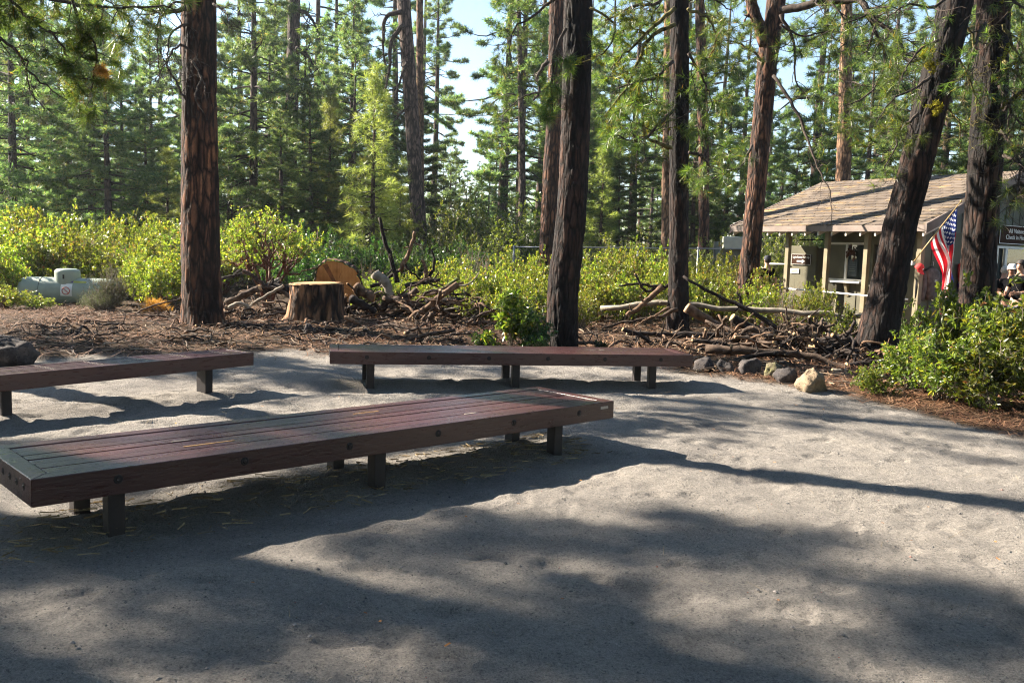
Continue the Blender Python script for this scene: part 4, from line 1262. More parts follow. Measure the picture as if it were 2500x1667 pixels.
px_branch([(1724, 842), (1780, 836), (1850, 830), (1868, 822)], 15.8, (19, 14), 'brown limb lying low across the left of the right pile', name='log')
px_branch([(1672, 848), (1700, 856), (1722, 872), (1752, 880)], 14.9, (7, 5), 'thin bent twiggy branch on the tan needles by the bench end')
px_branch([(1690, 832), (1752, 838), (1790, 850), (1830, 872)], 15.2, (10, 8), 'slender dark branch under the left logs of the right pile', 'dead_dark')
px_branch([(1745, 905), (1800, 880), (1850, 868), (1900, 862)], 14.2, (14, 11), 'curved dark root-like branch above the row of rocks', 'dead_dark')
px_branch([(1800, 712), (1808, 732), (1812, 752)], 18.6, (5, 8), 'short upright stub on the long thin branch', 'dead_dark')
px_branch([(1655, 690), (1600, 700), (1545, 692), (1510, 698)], 19.8, (9, 5), 'forked dark branch reaching left from behind the slim dark pine', 'dead_dark')
px_branch([(1615, 694), (1580, 712), (1550, 668)], 19.8, (8, 5), 'upright fork of the branch left of the slim dark pine', 'dead_dark')
px_branch([(1618, 700), (1575, 738), (1530, 770)], 19.4, (15, 11), 'brown branch leaning down under the pale pole', 'dead_tan')
px_branch([(1655, 755), (1600, 775), (1545, 782), (1470, 800)], 18.6, (10, 6), 'long brown branch lying left of the slim dark pine', 'dead')
px_branch([(1635, 750), (1580, 780), (1552, 795)], 18.2, (6, 4), 'thin tan branch crossing below the pale pole', 'dead_tan')
px_branch([(1520, 803), (1560, 818), (1600, 842), (1648, 836)], 16.2, (10, 8), 'bent dark branch on the tan needle bed behind the bench', 'dead_dark')
px_branch([(1530, 812), (1600, 815), (1660, 822)], 16.6, (12, 10), 'dark straight branch on the tan needle bed', 'dead_dark')
px_branch([(1410, 838), (1440, 836), (1470, 842)], 15.0, (9, 7), 'grey-brown stick right of the blackened pine base', 'dead')
# middle pile beside the stump
px_branch([(970, 797), (1010, 775), (1049, 746), (1085, 716), (1118, 694)], 18.4, (20, 16), 'tan-brown limb rising to the right across the middle pile', 'dead_tan', name='log')
px_branch([(1040, 738), (1120, 738), (1208, 740)], 19.2, (22, 20), 'dark log with a pale sawn end in the middle pile', 'dead_dark', name='log', stubs=2)
px_branch([(930, 760), (945, 736), (975, 730), (1000, 722), (1020, 706)], 19.0, (14, 17), 'crooked brown limb bent like a knee in the middle pile', 'dead')
px_branch([(1035, 719), (1075, 706), (1118, 680)], 19.6, (10, 7), 'green mossy branch rising in the middle pile', 'dead_moss')
px_branch([(926, 531), (938, 580), (955, 630), (970, 690)], 19.8, (8, 13), 'black pole-like branch standing up tall from the middle pile', 'dead_dark', stubs=5)
px_branch([(1013, 566), (1003, 600), (995, 622), (976, 662)], 19.7, (8, 12), 'tan curved branch standing up beside the black pole', 'dead_tan')
px_branch([(1031, 634), (1040, 660), (1040, 684)], 19.6, (8, 12), 'short pale forked snag in the middle pile', 'dead_tan', stubs=1)
px_branch([(1054, 608), (1061, 640), (1058, 660), (1043, 680)], 19.6, (5, 8), 'dark curved prong beside the short pale snag', 'dead_dark', stubs=1)
px_branch([(914, 668), (941, 692), (952, 720), (960, 758)], 19.3, (26, 15), 'bleached splintered piece of wood in the middle pile', 'dead_pale', stubs=2)
px_branch([(948, 846), (1017, 823), (1060, 815), (1112, 806)], 15.2, (11, 9), 'long grey branch lying just behind the middle bench', 'dead', stubs=1)
px_branch([(856, 730), (885, 744), (919, 766)], 18.7, (22, 16), 'dark curved limb right beside the stump', 'dead_dark')
px_branch([(868, 700), (890, 716), (915, 728)], 19.0, (26, 22), 'short log whose round pale end faces out beside the stump', 'dead_tan', name='log', stubs=0)
px_branch([(1046, 796), (1050, 780), (1056, 764)], 18.0, (16, 15), 'short upright stub of log in the middle pile', 'dead', stubs=0)
px_branch([(1035, 842), (1045, 832), (1052, 826)], 15.0, (19, 17), 'stub of a sawn log poking up behind the middle bench', 'dead', stubs=0)
px_branch([(990, 700), (1030, 690), (1075, 684)], 19.8, (12, 9), 'dark thin limb under the standing branches', 'dead_dark')
px_branch([(1080, 760), (1130, 750), (1190, 728), (1228, 722)], 18.8, (12, 9), 'dark branch lying along the right of the middle pile', 'dead_dark')
px_branch([(1140, 790), (1180, 766), (1215, 752)], 17.6, (8, 6), 'thin brown branch slanting at the right end of the middle pile', 'dead')
px_branch([(1110, 700), (1150, 690), (1170, 665)], 20.0, (5, 3), 'thin pale twisted branch against the yellow shrubs', 'dead_pale')
px_branch([(840, 775), (862, 782), (890, 806)], 16.8, (10, 8), 'pale-ended stick in front of the stump', 'dead_tan')
px_branch([(1084, 756), (1120, 756), (1124, 762)], 18.7, (4, 4), 'thin white stick in the middle pile', 'dead_pale', stubs=0)
px_branch([(905, 700), (935, 690), (960, 668), (985, 655)], 19.9, (9, 6), 'dark limb lying behind the bleached piece', 'dead_dark')
px_branch([(935, 728), (1000, 742), (1040, 748)], 18.9, (13, 11), 'brown limb lying level in the middle pile', 'dead')
px_branch([(985, 640), (1010, 670), (1040, 690), (1075, 704)], 20.1, (5, 4), 'thin black branch drooping between the standing snags', 'dead_dark')
# left heap between the big pine and the stump
px_branch([(552, 741), (590, 722), (634, 702)], 18.8, (15, 17), 'thick grey log leaning up from the big left pine', 'dead', name='log', stubs=1)
px_branch([(540, 681), (565, 675), (594, 666)], 20.0, (9, 7), 'dark branch running right from behind the big left pine', 'dead_dark')
px_branch([(592, 660), (625, 680), (651, 699), (690, 712), (712, 728)], 19.6, (10, 8), 'brown branch slanting down towards the stump from the left heap', 'dead')
px_branch([(614, 744), (650, 722), (692, 698)], 18.9, (8, 7), 'pale peeled stick crossing the left heap', 'dead_pale', stubs=0)
px_branch([(655, 694), (670, 688), (684, 682)], 20.2, (12, 12), 'short pale chunk on top of the left heap', 'dead_pale', stubs=0)
px_branch([(560, 752), (575, 742), (600, 746), (618, 772)], 18.6, (12, 7), 'arched grey branch at the foot of the left heap', 'dead_pale')
px_branch([(640, 706), (680, 702), (716, 708)], 19.9, (22, 18), 'dark log lying behind the left heap', 'dead_dark', name='log')
px_branch([(700, 820), (722, 808), (742, 806)], 16.0, (5, 4), 'thin stick on the litter in front of the stump', 'dead_tan')
px_branch([(735, 852), (748, 858), (756, 868)], 13.6, (14, 10), 'pale stub of branch beside the left end of the middle bench', 'dead_tan', stubs=0)
px_branch([(-10, 798), (50, 798), (85, 792), (106, 778)], 17.0, (7, 4), 'grey forked branch lying at the left edge below the tank', 'dead', stubs=1)
px_branch([(58, 804), (90, 808), (112, 796), (128, 784)], 17.2, (7, 5), 'pale branch lying right of the forked one at the left edge', 'dead_pale', stubs=1)
px_branch([(148, 806), (170, 806), (198, 812)], 16.6, (6, 7), 'short grey stick on the litter left of the big pine', 'dead_pale', stubs=0)
px_branch([(360, 842), (420, 838), (480, 836), (560, 838)], 14.3, (7, 5), 'long dark stick on the litter behind the left bench', 'dead_dark')
px_branch([(450, 838), (500, 842), (550, 834)], 14.0, (6, 5), 'dark stick beside the long one behind the left bench', 'dead_dark')
px_branch([(335, 768), (375, 770), (430, 776), (462, 772)], 18.0, (5, 4), 'thin fallen branch left of the big pine', 'dead')
px_branch([(310, 790), (345, 758), (400, 740), (450, 725)], 18.8, (5, 3), 'slender brown branch arching left of the big pine', 'dead')

# loose sticks: eight kinds, copied
STK, STG = [], []
SM = ['dead', 'dead_dark', 'dead_tan', 'cut']
for q in range(8):
    rng = np.random.default_rng(400 + q)
    P = [(-.5, 0, 0), (-.2, rng.uniform(-.1, .1), rng.uniform(-.04, .06)), (.15, rng.uniform(-.12, .12), rng.uniform(-.04, .08)), (.5, rng.uniform(-.1, .1), 0)]
    mt = ['dead', 'dead_dark', 'dead_tan', 'dead', 'dead_dark', 'dead', 'dead_dark', 'dead_tan'][q]
    sg = stick_geo(P, .026, .012, 410 + q, stubs=3, stublen=.22)
    STG.append((sg, SM.index(mt)))
    STK.append(sg.mesh('stick', [M[mt], M['cut']], True))
REST = Geo()


def scatter(n, cx, cy, sx, sy, hmax, l0, l1, label, group, seed, tilt=.35, rest=0, thick=1.0):
    """n single branches, then REST more that go into the one object of small sticks"""
    rr = random.Random(seed)
    for k in range(n + rest):
        x, y = cx + rr.gauss(0, sx), cy + rr.gauss(0, sy)
        h = hmax * math.exp(-((x - cx) / sx / 1.2) ** 2 - ((y - cy) / sy / 1.2) ** 2) * rr.uniform(0, 1)
        L = rr.uniform(l0, l1)
        w = rr.uniform(.55, 1.3) * min(1.4, L ** .3) * thick
        tl = tilt * (1 if h > .06 else .15)
        rot = (rr.uniform(0, 6.28), rr.gauss(0, tl), rr.uniform(0, 6.28))
        q = rr.randrange(8)
        loc = (x, y, g1(x, y) + .015 + h)
        if k < n:
            o = link('dead_branch', STK[q], None, loc)
            o.scale = (L, w, w)
            o.rotation_euler = rot
            tag(o, label, 'branch', group)
        else:
            sg, mi = STG[q]
            Mt = np.array(Matrix.Translation(loc) @ Euler(rot).to_matrix().to_4x4() @ Matrix.Diagonal((L, w, w, 1)))
            V = np.concatenate(sg.V) @ Mt[:3, :3].T + Mt[:3, 3]
            for f, m_ in sg.F: REST.F.append((f + REST.n, mi if m_ == 0 else 3))
            REST.V.append(V)
            REST.A.append(np.zeros(len(V)))
            REST.n += len(V)


p = atY(1040, 750, 19.0)
scatter(76, p.x, 19.0, 1.25, .75, .95, .5, 1.7, 'brown dead branch heaped in the middle pile beside the stump', 'loose branches of the middle pile', 1, rest=40)
scatter(8, p.x, 19.0, 1.0, .5, .4, 1.0, 2.0, 'thicker dead limb half buried in the middle pile beside the stump', 'thicker limbs of the middle pile', 21, .2, 0, 2.0)
p = atY(1900, 850, 15.8)
scatter(80, p.x, 15.8, 1.3, .75, .5, .5, 1.8, 'dark dead branch heaped in the right pile below the kiosk', 'loose branches of the right pile', 2, rest=50)
scatter(9, p.x, 15.8, 1.0, .5, .35, 1.0, 2.1, 'thicker dark limb half buried in the right pile below the kiosk', 'thicker limbs of the right pile', 22, .2, 0, 2.2)
p = atY(620, 720, 19.4)
scatter(38, p.x, 19.4, .75, .6, .55, .4, 1.3, 'dead branch in the heap between the big left pine and the stump', 'loose branches of the left heap', 3, rest=20)
p = atY(800, 820, 16.0)
scatter(0, p.x, 16.0, 2.3, 1.2, .03, .25, .9, '', '', 4, rest=130)
p = atY(250, 820, 15.5)
scatter(0, p.x, 15.5, 1.9, 1.2, .02, .2, .7, '', '', 5, rest=50)
p = atY(1560, 820, 16.5)
scatter(0, p.x, 16.5, 1.0, .7, .03, .25, .8, '', '', 6, rest=22)
tag(REST.build('loose_sticks', [M[q] for q in SM], None, True), 'small loose sticks scattered over the litter round the piles', 'loose sticks', kind='stuff')

# ------------------------------------------------------------------ stump and log round
rng = np.random.default_rng(9)
def ring_wood(name, c1, c2, c3):
    m, nt, b, o = mat(name)
    c = coords(nt)
    w = N(nt, 'ShaderNodeTexWave', {'Vector': c, 'Scale': 11.0, 'Distortion': 1.6, 'Detail': 2.0, 'Detail Scale': 1.5}, wave_type='RINGS', rings_direction='Z')
    n_ = N(nt, 'ShaderNodeTexNoise', {'Vector': c, 'Scale': 2.4, 'Detail': 5.0})
    col = mixc(nt, .6, ramp(nt, n_.outputs[0], [(.35, c1), (.5, c2), (.7, c3)]), ramp(nt, w.outputs[0], [(0, (.72, .68, .62)), (.6, (1.05, 1.05, 1.05))]), 'MULTIPLY')
    nt.links.new(col, b.inputs['Base Color'])
    b.inputs['Roughness'].default_value = .85
    b.inputs['Specular IOR Level'].default_value = .2
    return m


M['rings'] = ring_wood('sawn_orange_wood', (.24, .10, .03), (.42, .20, .065), (.52, .28, .10))
M['rings_pale'] = ring_wood('sawn_pale_wood', (.27, .15, .065), (.36, .21, .10), (.42, .27, .14))
M['wedge'] = simple('dark_weathered_saw_cut', (.16, .06, .018), .9, var=.3, scale=12)


def barrel(g, R0, R1, h, seed, n=72, m=26, amp=.045, flare=.16):
    th = np.arange(n) * 2 * math.pi / n
    z = np.linspace(-.12, h, m)[:, None]
    ct, st = np.cos(th)[None], np.sin(th)[None]
    r = R0 + (R1 - R0) * np.clip(z / h, 0, 1)
    lob = .05 * np.sin(th * 3 + seed) + .035 * np.sin(th * 5 + 2 * seed)
    a = vn(ct * 5.5, st * 5.5, z * 1.1, seed)
    fis = sst(.02, .3, np.abs(a))
    rr = r * (1 + lob[None]) + amp * (fis - .6) + .012 * vn(ct * 20, st * 20, z * 12, seed + 2) + flare * np.exp(-np.clip(z, 0, 9) / .13) * (.5 + .5 * np.cos(th * 6 + seed))[None]
    V = np.stack([rr * ct, rr * st, z + 0 * rr], -1).reshape(-1, 3)
    i, j = np.meshgrid(np.arange(m - 1), np.arange(n), indexing='ij')
    F = np.stack([i * n + j, i * n + (j + 1) % n, (i + 1) * n + (j + 1) % n, (i + 1) * n + j], -1).reshape(-1, 4)
    g.add(V, F, 0, ((1 - fis) * .9 + 0 * z).ravel())
    return np.stack([rr[-1] * np.cos(th), rr[-1] * np.sin(th)], -1)


pb = atY(773, 795, 18.0)
st = empty('tree_stump', (pb.x, 18.0, g1(pb.x, 18.0)), 'wide sawn stump with furrowed black and orange bark and a pale level top', 'stump')
hs_ = .76
g = Geo()
top = barrel(g, .56, .50, hs_, 3)
g.build('stump_bark', M['bark_stump'], st, True)
g = Geo()
n = len(top)
V = [np.array([[0, 0, hs_ + .012]])]
for f in (.5, .97, 1.0):
    V.append(np.concatenate([top * f, np.full((n, 1), hs_ + (.012 if f < 1 else -.01))], 1))
Fs = [np.array([[0, 1 + k, 1 + (k + 1) % n] for k in range(n)]), np.array([[1 + q * n + k, 1 + (q + 1) * n + k, 1 + (q + 1) * n + (k + 1) % n, 1 + q * n + (k + 1) % n] for q in range(2) for k in range(n)])]
g.add(np.concatenate(V), Fs)
so = g.build('sawn_top', M['rings_pale'], st)
so.rotation_euler = (R(1.0), R(-2.2), 0)

pc = atY(822, 694, 19.6)
lr = .53
lg = empty('log_round', (pc.x, 19.6, pc.z), 'felled trunk end showing a round orange sawn face with a dark wedge', 'log')
g = Geo()
top = barrel(g, lr, lr * .98, 1.5, 8, amp=.035, flare=0)
Mx = Matrix.Translation((0, 1.45, 0)) @ Matrix.Rotation(math.pi / 2, 4, 'X')
g.xform(Mx)
g.build('log_bark', M['bark'], lg, True)
g = Geo()
V = [np.array([[0, 0, 1.508]])]
for f in (.5, .93):
    V.append(np.concatenate([top * f, np.full((n, 1), 1.508)], 1))
V.append(np.concatenate([top * .95, np.full((n, 1), 1.49)], 1))
g.add(np.concatenate(V), Fs)
g.xform(Mx)
for k in range(7):          # drying cracks
    a = k * .93 + .3
    r0_, r1_ = .05 + .04 * (k % 3), .26 + .07 * (k % 4)
    d_, s_ = np.array([math.cos(a), math.sin(a), 0]), np.array([-math.sin(a), math.cos(a), 0])
    V = np.array([d_ * r0_, d_ * (r0_ + r1_) / 2 - s_ * .006, d_ * r1_, d_ * (r0_ + r1_) / 2 + s_ * .006]) + np.array([0, 0, 1.511])
    g.add(V @ np.array(Mx)[:3, :3].T + np.array(Mx)[:3, 3], np.array([[0, 1, 2, 3]]), 1)
g.build('sawn_face', [M['rings'], M['wedge']], lg)
g = Geo()
hexa(g, [(-.30, .40, 1.5), (-.20, .43, 1.5), (.07, -.10, 1.5), (.02, -.13, 1.5)], [(-.30, .40, 1.514), (-.20, .43, 1.514), (.07, -.10, 1.514), (.02, -.13, 1.514)])
g.xform(Mx)
g.build('saw_wedge', M['wedge'], lg)
lg.rotation_euler = (0, 0, R(10))

# ------------------------------------------------------------------ rocks
def rock_geo(sx, sy, sz, seed, n=36, m=22, rough=.30):
    g = Geo()
    th = np.linspace(0, math.pi, m)[:, None]
    ph = (np.arange(n) * 2 * math.pi / n)[None]
    d = np.stack([np.sin(th) * np.cos(ph), np.sin(th) * np.sin(ph), np.cos(th) + 0 * ph], -1)
    rng = np.random.default_rng(seed)
    r = np.ones(d.shape[:2])
    for q in range(11):       # flat facets
        v = rng.normal(size=3); v /= np.linalg.norm(v)
        dd = d @ v
        lim = rng.uniform(.58, .86)
        r = np.minimum(r, np.where(dd > .05, lim / np.clip(dd, .05, 1), 9))
    r = r * (1 + rough * fbm(d[..., 0] * 2.4, d[..., 1] * 2.4, d[..., 2] * 2.4, seed, 4)) + .05 * vn(d[..., 0] * 9, d[..., 1] * 9, d[..., 2] * 9, seed + 1)
    V = (d * r[..., None] * np.array([sx, sy, sz])).reshape(-1, 3)
    i, j = np.meshgrid(np.arange(m - 1), np.arange(n), indexing='ij')
    F = np.stack([i * n + j, (i + 1) * n + j, (i + 1) * n + (j + 1) % n, i * n + (j + 1) % n], -1).reshape(-1, 4)
    return g.add(V, F)


def rock_mat(name, c1, c2, c3):
    m, nt, b, o = mat(name)
    c = coords(nt)
    n1 = N(nt, 'ShaderNodeTexNoise', {'Vector': c, 'Scale': 5.0, 'Detail': 8.0, 'Roughness': .7})
    v = N(nt, 'ShaderNodeTexVoronoi', {'Vector': c, 'Scale': 38.0})
    col = ramp(nt, n1.outputs[0], [(.3, c1), (.5, c2), (.72, c3)])
    pit = ramp(nt, v.outputs['Distance'], [(.1, (.35, .35, .35)), (.35, (1, 1, 1))])
    nt.links.new(mixc(nt, .6, col, pit, 'MULTIPLY'), b.inputs['Base Color'])
    b.inputs['Roughness'].default_value = .95
    b.inputs['Specular IOR Level'].default_value = .2
    nt.links.new(bump(nt, mixc(nt, .5, n1.outputs['Color'], pit), .02), b.inputs['Normal'])
    return m


M['rock_tan'] = rock_mat('tan_pitted_lava_rock', (.13, .095, .062), (.21, .158, .105), (.29, .225, .15))
M['rock_dark'] = rock_mat('dark_lava_rock', (.022, .02, .021), (.055, .048, .046), (.12, .10, .09))
M['rock_moss'] = rock_mat('mossy_lava_rock', (.06, .055, .04), (.13, .11, .07), (.17, .17, .06))
for px, py, w, h, mt, lab, sd in [(1990, 958, 84, 62, 'rock_tan', 'tan pitted rock sitting alone at the edge of the sand', 1),
                                  (1720, 906, 54, 36, 'rock_dark', 'low dark rock touching the right end of the middle bench', 2),
                                  (1775, 912, 50, 34, 'rock_dark', 'grey-brown rock second from the bench end in the row', 3),
                                  (1832, 914, 70, 42, 'rock_dark', 'widest grey rock in the row below the right pile', 4),
                                  (1888, 922, 50, 40, 'rock_moss', 'mossy brown rock in the row below the right pile', 5),
                                  (1928, 938, 60, 42, 'rock_dark', 'dark rock just left of the tan one', 6),
                                  (10, 894, 96, 70, 'rock_dark', 'dark blue-grey boulder at the left edge behind the left bench', 7),
                                  (1982, 858, 42, 28, 'rock_tan', 'tan rock lodged in the right brush pile', 8),
                                  (752, 816, 28, 26, 'rock_dark', 'small pale-topped rock in front of the stump', 9),
                                  (1670, 900, 34, 18, 'rock_dark', 'small flat rock under the right end of the middle bench', 10)]:
    c = on_ground(px, py)
    k = (c - CAM).length / FPX
    g = rock_geo(w / 2 * k * 1.12, w / 2 * k * .95, h / 2 * k * 1.25, sd * 13)
    o = g.build('rock', M[mt], None, True, (c.x, c.y + w / 2 * k * .6, c.z + h / 2 * k * .62 + (.25 if sd == 8 else 0)))
    o.rotation_euler = (0, 0, sd)
    tag(o, lab, 'rock')
# tan heap of dead needles beside the big left pine
c = on_ground(378, 762)
rng = np.random.default_rng(12)
C = rng.normal(size=(260, 3)) * np.array([.11, .12, .10])
C[:, 2] = np.abs(C[:, 2]) + .02
V, F = tufts(C, C * 0 + np.array([0, -.2, .3]), np.full(260, .14), 14, .008, rng, 1.0, .05)
tag(Geo().add(V, F).build('needle_heap', M['needle_dead'], None, False, c), 'heap of dry orange pine needles left of the big left pine', 'needle heap')

# ------------------------------------------------------------------ loose stuff on the ground
def twigs(n, rng):
    g = Geo()
    k = 0
    while k < n:
        x, y = rng.uniform(-9, 6), rng.uniform(11, 21)
        if rng.random() > float(duff(x, y)) * (.3 + .7 * float(sst(-.2, .25, fbm(x * .6, y * .6, 3., 51, 3)))): continue
        k += 1
        L = rng.uniform(.08, .38)
        a = rng.uniform(0, 6.28)
        e = rng.normal() * .12
        d = np.array([math.cos(a), math.sin(a), e]) * L / 2
        c = np.array([x, y, g1(x, y) + .02 + abs(e) * L * .5 + rng.uniform(0, .03)])
        b_ = rng.normal(size=3) * .12 * L
        b_[2] = abs(b_[2]) * .4
        r = rng.uniform(.003, .010)
        tube(g, np.array([c - d, c + b_, c + d]), [r, r * .9, r * .6], 4, True)
    return g


M['twig_litter'] = leaf_mat('dead_twigs', [(0, (.02, .015, .012)), (.5, (.07, .05, .036)), (.85, (.16, .11, .07)), (1, (.34, .27, .2))], (1, 1, 1), 0, .85, .2, 0)
tag(twigs(2600, np.random.default_rng(61)).build('twig_litter', M['twig_litter']), 'broken twigs strewn over the needle duff', 'twig litter', kind='stuff')

def flat_needles(n, xs, ys, rng, L=(.06, .16), w=.004, cond=None, lift=.006, clump=1):
    x = rng.uniform(*xs, n); y = rng.uniform(*ys, n)
    if cond is not None:
        k = cond(x, y, rng)
        x, y = x[k], y[k]
    n = len(x)
    z = gz(x, y) + lift + rng.uniform(0, .02, n)
    az = rng.uniform(0, 6.28, n)
    l = rng.uniform(*L, n)
    el = rng.normal(size=n) * .18
    d = np.stack([np.cos(az) * np.cos(el), np.sin(az) * np.cos(el), np.sin(el)], -1) * l[:, None]
    s = np.stack([-np.sin(az), np.cos(az), 0 * az], -1) * w / 2
    C = np.stack([x, y, z + np.abs(d[:, 2]) * .5], -1)
    V = np.stack([C - d / 2 - s, C - d / 2 + s, C + d / 2 + s, C + d / 2 - s], 1).reshape(-1, 3)
    return V, np.arange(n * 4).reshape(-1, 4)


M['litter'] = leaf_mat('fallen_needles', [(0, (.10, .05, .025)), (.5, (.26, .15, .07)), (1, (.46, .31, .16))], (1, .9, .7), .15, .7, .3)
M['litter_pale'] = leaf_mat('pale_needles', [(0, (.10, .065, .035)), (1, (.34, .25, .15))], (1, .9, .7), .15, .7, .3)
rng = np.random.default_rng(21)
g = Geo()
V, F = flat_needles(90000, (-11, 9), (8.5, 22), rng, (.08, .24), .010, lambda x, y, r: r.uniform(0, 1, len(x)) < duff(x, y) * (.35 + .65 * sst(-.2, .3, fbm(x * .8, y * .8, 0, 41, 3))))
g.add(V, F)
V, F = flat_needles(16000, (3.0, 8), (6.5, 12.5), rng, (.06, .16), .006, lambda x, y, r: r.uniform(0, 1, len(x)) < duff(x, y))
g.add(V, F)
tag(g.build('needle_litter', M['litter']), 'brown and tan pine needles littering the ground under the trees', 'needle litter', kind='stuff')
g = Geo()
V, F = flat_needles(1500, (-5, 6), (2.5, 12), rng, (.06, .17), .0018, lambda x, y, r: r.uniform(0, 1, len(x)) < .35 + .6 * sst(.1, .4, fbm(x, y, 0, 44, 2)), .022)
g.add(V, F)
for (o_, a_) in BENCH[:1]:
    V, F = flat_needles(700, (-2.6, 2.2), (-.5, .25), rng, (.05, .13), .0013, None, 0)
    c_, s_ = math.cos(a_), math.sin(a_)
    V = np.stack([o_.x + V[:, 0] * c_ - V[:, 1] * s_, o_.y + V[:, 0] * s_ + V[:, 1] * c_, V[:, 2]], -1)
    zc = V.reshape(-1, 4, 3).mean(1)
    V[:, 2] = np.repeat(gz(zc[:, 0], zc[:, 1]) + .022, 4) + rng.uniform(-.004, .01, len(V))
    g.add(V, F)
tag(g.build('sparse_needles', M['litter_pale']), 'thin dry needles strewn on the grey sand', 'pine needles', kind='stuff')
g = Geo()
ico = np.array([[0, 0, 1], [.9, 0, .2], [.2, .85, .15], [-.7, .5, .2], [-.75, -.5, .1], [.3, -.9, .2], [0, 0, -.5]])
icf = np.array([[0, 1, 2], [0, 2, 3], [0, 3, 4], [0, 4, 5], [0, 5, 1], [6, 2, 1], [6, 3, 2], [6, 4, 3], [6, 5, 4], [6, 1, 5]])
for k in range(6000):
    d = rng.uniform(2.6, 13) if k % 2 else rng.uniform(2.6, 6)
    x, y = rng.uniform(-.6, .6) * d, d
    s = rng.uniform(.002, .006) if rng.random() < .97 else rng.uniform(.007, .014)
    v = ico * (s * rng.uniform(.8, 1.2, 3) * np.array([1, 1, .7])) @ np.array(Matrix.Rotation(rng.uniform(0, 6.28), 3, 'Z'))
    g.add(v + np.array([x, y, g1(x, y) + s * .4 + .006]), icf)
M['pebble'] = leaf_mat('pebbles', [(0, (.10, .10, .10)), (.5, (.20, .19, .18)), (.95, (.36, .33, .30)), (1, (.35, .15, .08))], (1, 1, 1), 0.0, .9, .2)
tag(g.build('pebbles', M['pebble']), 'small cinders and pebbles scattered over the sand', 'pebbles', kind='stuff')
g = Geo()
V, F = flat_needles(90, (-3.5, 6), (2.6, 10), rng, (.012, .03), .012, None, .02)
g.add(V, F)
M['leafbit'] = leaf_mat('bark_flakes', [(0, (.20, .07, .03)), (1, (.45, .20, .07))], (1, 1, 1), .1, .8, .2)
tag(g.build('bark_flakes', M['leafbit']), 'orange bark flakes and dry leaf bits on the sand', 'bark flakes', kind='stuff')
# ------------------------------------------------------------------ kiosk
ER = Vector((.451 * 20.0, 20.0, 0))                 # ground point under the front right eave corner
KV = Vector((-.527, .85, 0)).normalized()            # along the ridge, to the left and back
KN = Vector((.85, .527, 0)).normalized()             # away from the front
KL, KW, EAVE, RIDGE = 5.85, 7.0, 2.46, 3.86
KG = g1(ER.x, ER.y)
kiosk = empty('visitor_kiosk', ER + Vector((0, 0, KG)), 'small olive-grey wooden kiosk with a shingled gable roof and open porch, behind the leaning pine', 'kiosk')
# local axes: x along the eave from right to left end, y from the front eave to the back, z up
KM = Matrix(((KV.x, KN.x, 0), (KV.y, KN.y, 0), (0, 0, 1))).to_4x4()
kiosk.matrix_world = Matrix.Translation(kiosk.location) @ KM
# KM mirrors the axes; keep every mesh outward by recalculating normals


def kx(px, py, yin):
    """local (x, z) where the ray through a pixel meets the plane parallel to the front, yin behind the eave line"""
    p = on_plane(px, py, ER + KN * yin, KV) - kiosk.location
    return p.dot(KV), p.z


def kg(px, py, xin):
    p = on_plane(px, py, ER + KV * xin, KN) - kiosk.location
    return p.dot(KN), p.z


def fixn(o):
    import bmesh
    bm = bmesh.new()
    bm.from_mesh(o.data)
    bmesh.ops.recalc_face_normals(bm, faces=bm.faces)
    bm.to_mesh(o.data)
    bm.free()
    return o


kiosk.matrix_world = Matrix.Translation(kiosk.location)   # children carry KM themselves


def kb(g, name, mats, parent=None, smooth=False):
    g.xform(KM)
    return fixn(g.build(name, mats, kiosk if parent is None else parent, smooth))


# materials
m, nt, b, o = mat('weathered_brown_shingles')
tc = N(nt, 'ShaderNodeTexCoord')
a_ = math.atan2(KV.y, KV.x)
mp = N(nt, 'ShaderNodeMapping', {'Vector': tc.outputs['Object'], 'Rotation': (0, 0, -a_)})
sx = N(nt, 'ShaderNodeSeparateXYZ', {0: mp.outputs[0]})
n0 = N(nt, 'ShaderNodeTexNoise', {'Vector': mp.outputs[0], 'Scale': 1.6, 'Detail': 6.0, 'Roughness': .65})
br = N(nt, 'ShaderNodeTexBrick', {'Vector': mp.outputs[0], 'Scale': 1.0, 'Color1': (.160, .128, .100, 1), 'Color2': (.105, .083, .066, 1), 'Mortar': (.04, .032, .03, 1), 'Mortar Size': .010, 'Brick Width': .30, 'Row Height': .215})
col = mixc(nt, .6, br.outputs['Color'], ramp(nt, n0.outputs[0], [(.3, (.6, .6, .6)), (.7, (1.35, 1.33, 1.3))]), 'MULTIPLY')
nd_ = N(nt, 'ShaderNodeTexNoise', {'Vector': N(nt, 'ShaderNodeMapping', {'Vector': mp.outputs[0], 'Scale': (.9, 3.2, 1)}).outputs[0], 'Scale': 1.5, 'Detail': 7.0, 'Roughness': .72, 'Distortion': .6})
col = mixc(nt, ramp(nt, nd_.outputs[0], [(.54, (0, 0, 0)), (.66, (.8, .8, .8))]), col, (.36, .235, .10))
nt.links.new(col, b.inputs['Base Color'])
b.inputs['Roughness'].default_value = .9
b.inputs['Specular IOR Level'].default_value = .2
M['shingle'] = m
M['fascia'] = simple('faded_brown_fascia', (.17, .13, .11), .8, var=.15, scale=3)
M['olive'] = simple('olive_grey_siding', (.10, .093, .06), .85, var=.12, scale=2, bmp=.003, bscale=30)
M['olive_dark'] = simple('dark_olive_panel', (.10, .09, .055), .85, var=.12, scale=2)
M['post'] = simple('tan_olive_trim', (.20, .165, .10), .8, var=.12, scale=4, bmp=.002)
M['gable'] = simple('grey_green_board_siding', (.115, .125, .105), .85, var=.12, scale=2)
M['rafter'] = simple('pale_rafter_paint', (.50, .46, .38), .8, var=.1)
M['soffit'] = simple('dark_soffit_boards', (.09, .08, .06), .9, var=.2)
